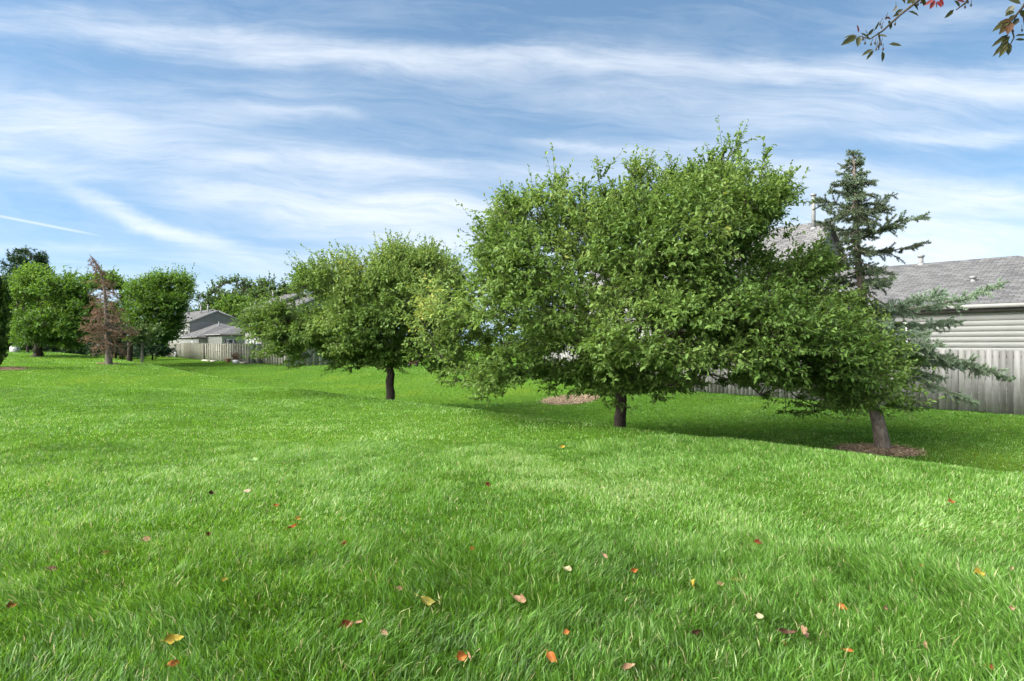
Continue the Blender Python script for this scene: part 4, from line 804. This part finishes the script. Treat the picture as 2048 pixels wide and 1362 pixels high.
for k, (px, py, lp, wr, c, hd, curl, tilt, lab) in enumerate(FL):
    curl *= 1.5
    p = G(px, py); d = p[1]; L = lp*d/F*.95; rr = np.random.default_rng(200+k); ns, nw = 9, 5
    s = np.linspace(0, 1, ns); wv = np.sin(np.pi*s**.85)**.8*(1-.15*s)*(1+rr.normal(0,.07,ns)); wv[0] = wv[-1] = .03; q = np.linspace(-1, 1, nw)
    S, Q = np.meshgrid(s, q, indexing='ij'); Wd = L*wr*.5*wv[:,None]
    x = (S-.5)*L; y = Q*Wd; z = curl*.35*L*((S-.5)**2*2)+curl*.9*np.abs(Q)**1.6*Wd*(.6+.5*rr.random())+rr.normal(0,.035*L,S.shape)*(np.abs(Q)+.25)+.10*L*np.sin(S*5+rr.random()*6)*Q
    V = np.stack([x,y,z],-1).reshape(-1,3); i, j = np.meshgrid(np.arange(ns-1), np.arange(nw-1), indexing='ij'); b = (i*nw+j).ravel()
    st = MB(); st.tube((-.5*L,0,curl*.17*L),(-.72*L,.04*L,curl*.2*L),.025*L,.015*L,5)
    V2 = np.concatenate([V]+st.v); fs = [np.stack([b,b+nw,b+nw+1,b+1],1), np.array(st.f[4])+len(V)]
    o = mesh('fallen_leaf', V2, fs, FLM[c], smooth=True); o.location = (p[0], p[1], p[2]+.046+.20*L*tilt); o.rotation_euler = (tilt*.9+.35, rr.normal(0,.15), R(hd)); tag(o, lab, 'leaf', 'fallen leaves on the lawn')
    LEAFPOS.append((p[0], p[1], L*.62))

# ================================================================== grass
m_grass = leaf_mat('grass_blade', [(0,(.040,.092,.014)),(.25,(.078,.175,.022)),(.5,(.11,.258,.034)),(.72,(.19,.345,.06)),(.88,(.33,.44,.19)),(1,(.45,.38,.19))], .45, .45, .35)
def grass(zone, n, d0, d1, H, W, seed, side=.88, uvr=None):
    r = np.random.default_rng(seed); d = np.sqrt(r.random(n)*(d1*d1-d0*d0)+d0*d0); x = (r.random(n)*2-1)*(side*d+3.2); y = d
    if uvr:
        u, v = xy2uv(x, y); k = (v > uvr[0]) & (v < uvr[1]); x, y = x[k], y[k]
    for (mx_, my_, mr) in MULCH:
        k = (np.hypot(x-mx_, y-my_) > mr*(.93+.14*r.random(len(x)))) | (r.random(len(x)) < .05); x, y = x[k], y[k]
    n = len(x); z = gz(x, y); u, v = xy2uv(x, y)
    # flow of the lying blades, clumps and patches
    fa = 2*math.pi*(vnoise2(x*.45+7, y*.45+3, 11)*1.4+.5*vnoise2(x*1.7, y*1.7, 12)); fm = np.clip(vnoise2(x*.7+50, y*.7+20, 13)*1.5-.35, 0, 1)
    pt = vnoise2(x*.30+5, y*.30+5, 14); pf = vnoise2(x*2.6, y*2.6, 15); pl = vnoise2(x*7, y*7, 16)
    # matted pale strip across the mid lawn
    sx, sy = x-.7, y-7.5; al = (sx*.44-sy*.90); ac = sx*.90+sy*.44; strip = np.exp(-(al/2.3)**2-(ac/.75)**2)*(.35+1.1*pf)+.5*np.clip(vnoise2(x*.5+31, y*.5+77, 19)*2.2-1.35, 0, 1)*(y < 14)
    strip = np.clip(strip, 0, 1)
    fm = np.clip(fm+strip*.5, 0, 1.1)
    tf = vnoise2(x*3.1+11, y*3.1+4, 17); h = H*(.45+.75*r.random(n))*(.62+.75*pf)*(1-.18*strip)
    near = np.ones(n)
    for (lx, ly, lr) in LEAFPOS:
        dd = np.hypot(x-lx, y-ly); near = np.where(dd < lr, .62, near)
        fr = (np.abs(x-lx) < lr*.9) & (y < ly) & (y > ly-.16); near = np.where(fr, np.minimum(near, .85), near)
    h = h*near
    ra = 2*math.pi*(r.random(n)*.75+2.5*tf); rm = .15+.95*r.random(n)**1.3
    lx = (np.cos(fa)*fm*.55+np.cos(ra)*rm)*h; ly = (np.sin(fa)*fm*.55+np.sin(ra)*rm)*h
    hz = np.sqrt(np.maximum(h*h-(lx*lx+ly*ly)*.55, (h*.35)**2))
    w_ = W*(.6+.7*r.random(n)); sa = r.random(n)*math.pi; S = np.stack([np.cos(sa)*w_*.5, np.sin(sa)*w_*.5, 0*w_],1)
    P = np.stack([x,y,z-.005],1); Ln = np.stack([lx,ly,0*lx],1); Z = np.array([[0,0,1.]])
    mid = P+Z*(hz*.62)[:,None]+Ln*.36; tip = P+Z*(hz*.98)[:,None]+Ln
    V = np.stack([P-S, P+S, mid+S*.85, mid-S*.85, tip],1).reshape(-1,3); b = np.arange(n)*5
    tint = .36+.22*(pt-.5)+.26*(pf-.5)+.22*(pl-.5)+r.normal(0,.17,n)+.40*strip*r.random(n)+np.where(r.random(n) < (.12+.3*strip)*np.clip((22-y)/14, .1, 1), .28, 0)  # a share of blades made paler, silvery glints put into their tint
    tint = tint+.06*sst(5.0, 8.5, y+.35*np.abs(x))*(v < 10)*(.6+.8*pt)-.05*(y < 5)+.085*np.sin(v*2.2+.5*np.sin(u*.3))*sst(16, 24, y)*(v < 10)+np.where((v > 10.5) & (v < 21), -.06, 0)
    dead = r.random(n) < (.034+.03*strip)*np.clip((20-y)/12, .08, 1); tint = np.where(dead, .9+.1*r.random(n), np.clip(tint, 0, .86))
    
    return V, np.stack([b,b+1,b+2,b+3],1), np.stack([b+3,b+2,b+4],1), np.repeat(np.clip(tint,0,1), 5)
GV, GQ, GTt, GA = [], [], [], []; off = 0
for args in ((0,380000,1.3,5.4,.098,.0072,301),(1,440000,5.1,10.5,.070,.0088,302),(2,430000,10.2,24,.052,.013,303),(3,260000,23,62,.05,.028,304)):
    V, q, t3, a_ = grass(*args); GV.append(V); GQ.append(q+off); GTt.append(t3+off); GA.append(a_); off += len(V)
go = mesh('grass', np.concatenate(GV), [np.concatenate(GQ), np.concatenate(GTt)], m_grass, None, {'tint': np.concatenate(GA)})
tag(go, 'long tufted green lawn grass with paler matted patches', 'grass', kind='stuff')

# ================================================================== overhanging red-leaved branch (its tree stands outside the frame, right)
m_red_leaf = leaf_mat('red_crab_leaf', [(0,(.009,.011,.005)),(.35,(.022,.026,.008)),(.6,(.045,.046,.012)),(.8,(.10,.022,.016)),(1,(.20,.022,.026))], .22, .4, .35)
tx, ty = 3.6, 1.35; tz0 = float(gz(tx, ty)); root = empty('overhanging_tree', (tx, ty, tz0)); tag(root, 'red leaved crabapple twigs hanging into the upper right corner of the sky', 'tree')
o = np.array([tx, ty, tz0]); rr = np.random.default_rng(77); TA, TB, TR0, TR1 = [], [], [], []
def limb(pts, r0, r1):
    for i in range(len(pts)-1):
        f0, f1 = i/(len(pts)-1), (i+1)/(len(pts)-1); TA.append(pts[i]); TB.append(pts[i+1]); TR0.append(r0+(r1-r0)*f0); TR1.append(r0+(r1-r0)*f1)
limb([o+np.array(p) for p in ((0,0,-.05),(.03,.02,.6),(-.02,.05,1.2),(0,.05,1.9),(-.1,.2,2.5),(-.3,.5,3.0))], .11, .055)
hub = o+np.array((-.3,.5,3.0)); DB = 2.55
twA = [at(x, y, d) for x, y, d in ((1960,-260,2.4),(1890,-120,2.45),(1838,0,2.5),(1800,30,2.52),(1765,62,2.55),(1740,78,2.56),(1718,72,2.58))]
limb([hub, twA[0]], .03, .007); limb(twA, .007, .0016)
limb([at(1757,65,2.55), at(1760,82,2.56), at(1757,100,2.57)], .004, .002)
twB = [at(x, y, d) for x, y, d in ((2180,-200,2.5),(2090,-60,2.6),(2045,15,2.65),(2020,45,2.67),(2028,75,2.68),(2012,105,2.69))]
limb([hub, twB[0]], .03, .007); limb(twB, .007, .0016)
twC = [at(x, y, d) for x, y, d in ((1980,-150,2.45),(1950,-30,2.55),(1932,5,2.58),(1912,20,2.6))]; limb([twA[0]]+twC, .010, .002)
twD = [at(x, y, d) for x, y, d in ((1915,-90,2.5),(1880,-20,2.55),(1868,0,2.58))]; limb([twA[0]]+twD, .009, .002)
for s in (2300,2450): limb([hub, at(s,-300,2.0), at(s+80,-380,1.9)], .03, .006)
LP, LD, LN, LL, LW, LT = [], [], [], [], [], []
def lf_(px, py, d, dxp, dyp, w, tint, tl=0.0):
    a = at(px, py, d); b = at(px+dxp, py+dyp, d+rr.normal(0,.015)+tl); LP.append(a); LD.append(b-a); LL.append(np.linalg.norm(b-a)); LW.append(np.linalg.norm(b-a)*w); LN.append(np.array([rr.normal(0,.5), -1.0+rr.normal(0,.2), .4])); LT.append(tint)
for q in [(1715,70,-28,4,.3,.45),(1714,72,-30,16,.3,.55),(1717,66,-2,-18,.35,.85),(1718,72,-2,20,.45,.5),(1735,72,14,-16,.3,.4),(1748,62,12,-20,.25,.6),(1740,78,-18,-14,.3,.35),(1757,70,18,2,.4,.4),(1777,88,28,2,.35,.5),
          (1746,98,-22,12,.3,.55),(1748,100,-16,20,.3,.5),(1764,102,2,22,.55,.5),(1778,40,4,18,.5,.45),(1782,38,-10,-4,.3,.75),(1786,25,10,-14,.4,.3),(1806,18,-16,10,.4,.45),(1815,22,24,8,.45,.35),(1810,8,-12,-22,.5,.5),(1822,4,18,16,.5,.4),(1830,-8,-14,14,.6,.55),(1800,28,-14,4,.3,.4),(1835,-12,16,20,.5,.4),
          (1868,0,-20,10,.4,.9),(1870,0,-10,18,.5,.95),(1874,2,10,12,.6,.98),(1872,2,2,14,.3,.9),(1866,-2,-6,-14,.5,.9),(1878,-4,10,16,.5,.97),
          (1908,19,-18,17,.35,.5),(1920,14,-10,-14,.4,.55),(1930,4,-16,-4,.4,.8),
          (2030,10,-20,20,.6,.5),(2028,22,-16,8,.4,.5),(2024,38,-28,8,.3,.7),(2022,40,-36,20,.3,.6),(2020,44,-20,22,.35,.65),(2022,44,-6,22,.35,.7),(2040,20,12,16,.6,.5),(2042,8,-24,-10,.6,.45),(2045,30,6,24,.4,.75),(2018,68,-34,24,.22,.5),(2018,80,-30,30,.22,.55),(2014,88,-14,24,.25,.6),(2016,84,2,26,.5,.45),(2030,72,26,-4,.25,.5),(2030,80,24,-2,.25,.45),(2020,72,-18,16,.3,.5),(2034,28,-20,18,.5,.5),(2038,36,-14,16,.5,.42)]:
    px, py, a_, b_, w_, t_ = q; lf_(px, py, 2.55 if px < 1850 else 2.6 if px < 1960 else 2.67, a_, b_, w_, t_)
for k in range(90):     # the part above and right of the frame
    px = rr.choice([1900,1960,2090,2150,2300,2420])+rr.normal(0,40); py = -90-rr.random()*260; lf_(px, py, 2.3+.3*rr.random(), rr.normal(0,24), rr.normal(0,24), .4, rr.uniform(.3,.95))
tv_, tf_ = tubes(np.array(TA), np.array(TB), np.array(TR0), np.array(TR1), 7)
# berries on short stalks
bm = MB()
for px, py in [(1726,76),(1730,84),(1735,68),(1742,86),(1750,84),(1756,90),(1762,86),(1766,96),(1752,96),(1760,46),(1763,52),(1772,34),(1792,12),(1842,2),(1836,6),(1790,46),(1942,8),(1936,2),(1930,12),(2026,60),(2044,58),(2010,92)]:
    c = at(px, py, 2.56 if px < 1850 else 2.6 if px < 1960 else 2.67); s0 = at(px+rr.normal(0,3), py-9, 2.56 if px < 1850 else 2.6 if px < 1960 else 2.67); TA2 = s0
    bm.tube(s0-o, c-o, .0012, .0012, 4); bm.tube(c-o, c-o-np.array((0,0,.004)), .002, .0045, 7); bm.tube(c-o-np.array((0,0,.004)), c-o-np.array((0,0,.010)), .0045, .002, 7)
mesh('trunk', tv_-o, [tf_], m_bark, root, smooth=True)
n = len(LP); lv, lf, lt = leaves(np.array(LP), np.array(LD), np.array(LN), np.array(LL), np.array(LW), np.array(LT), .12, .1); mesh('leaves', lv-o, [lf], m_red_leaf, root, {'tint': lt})
bm.build('berries', m_bark, root)
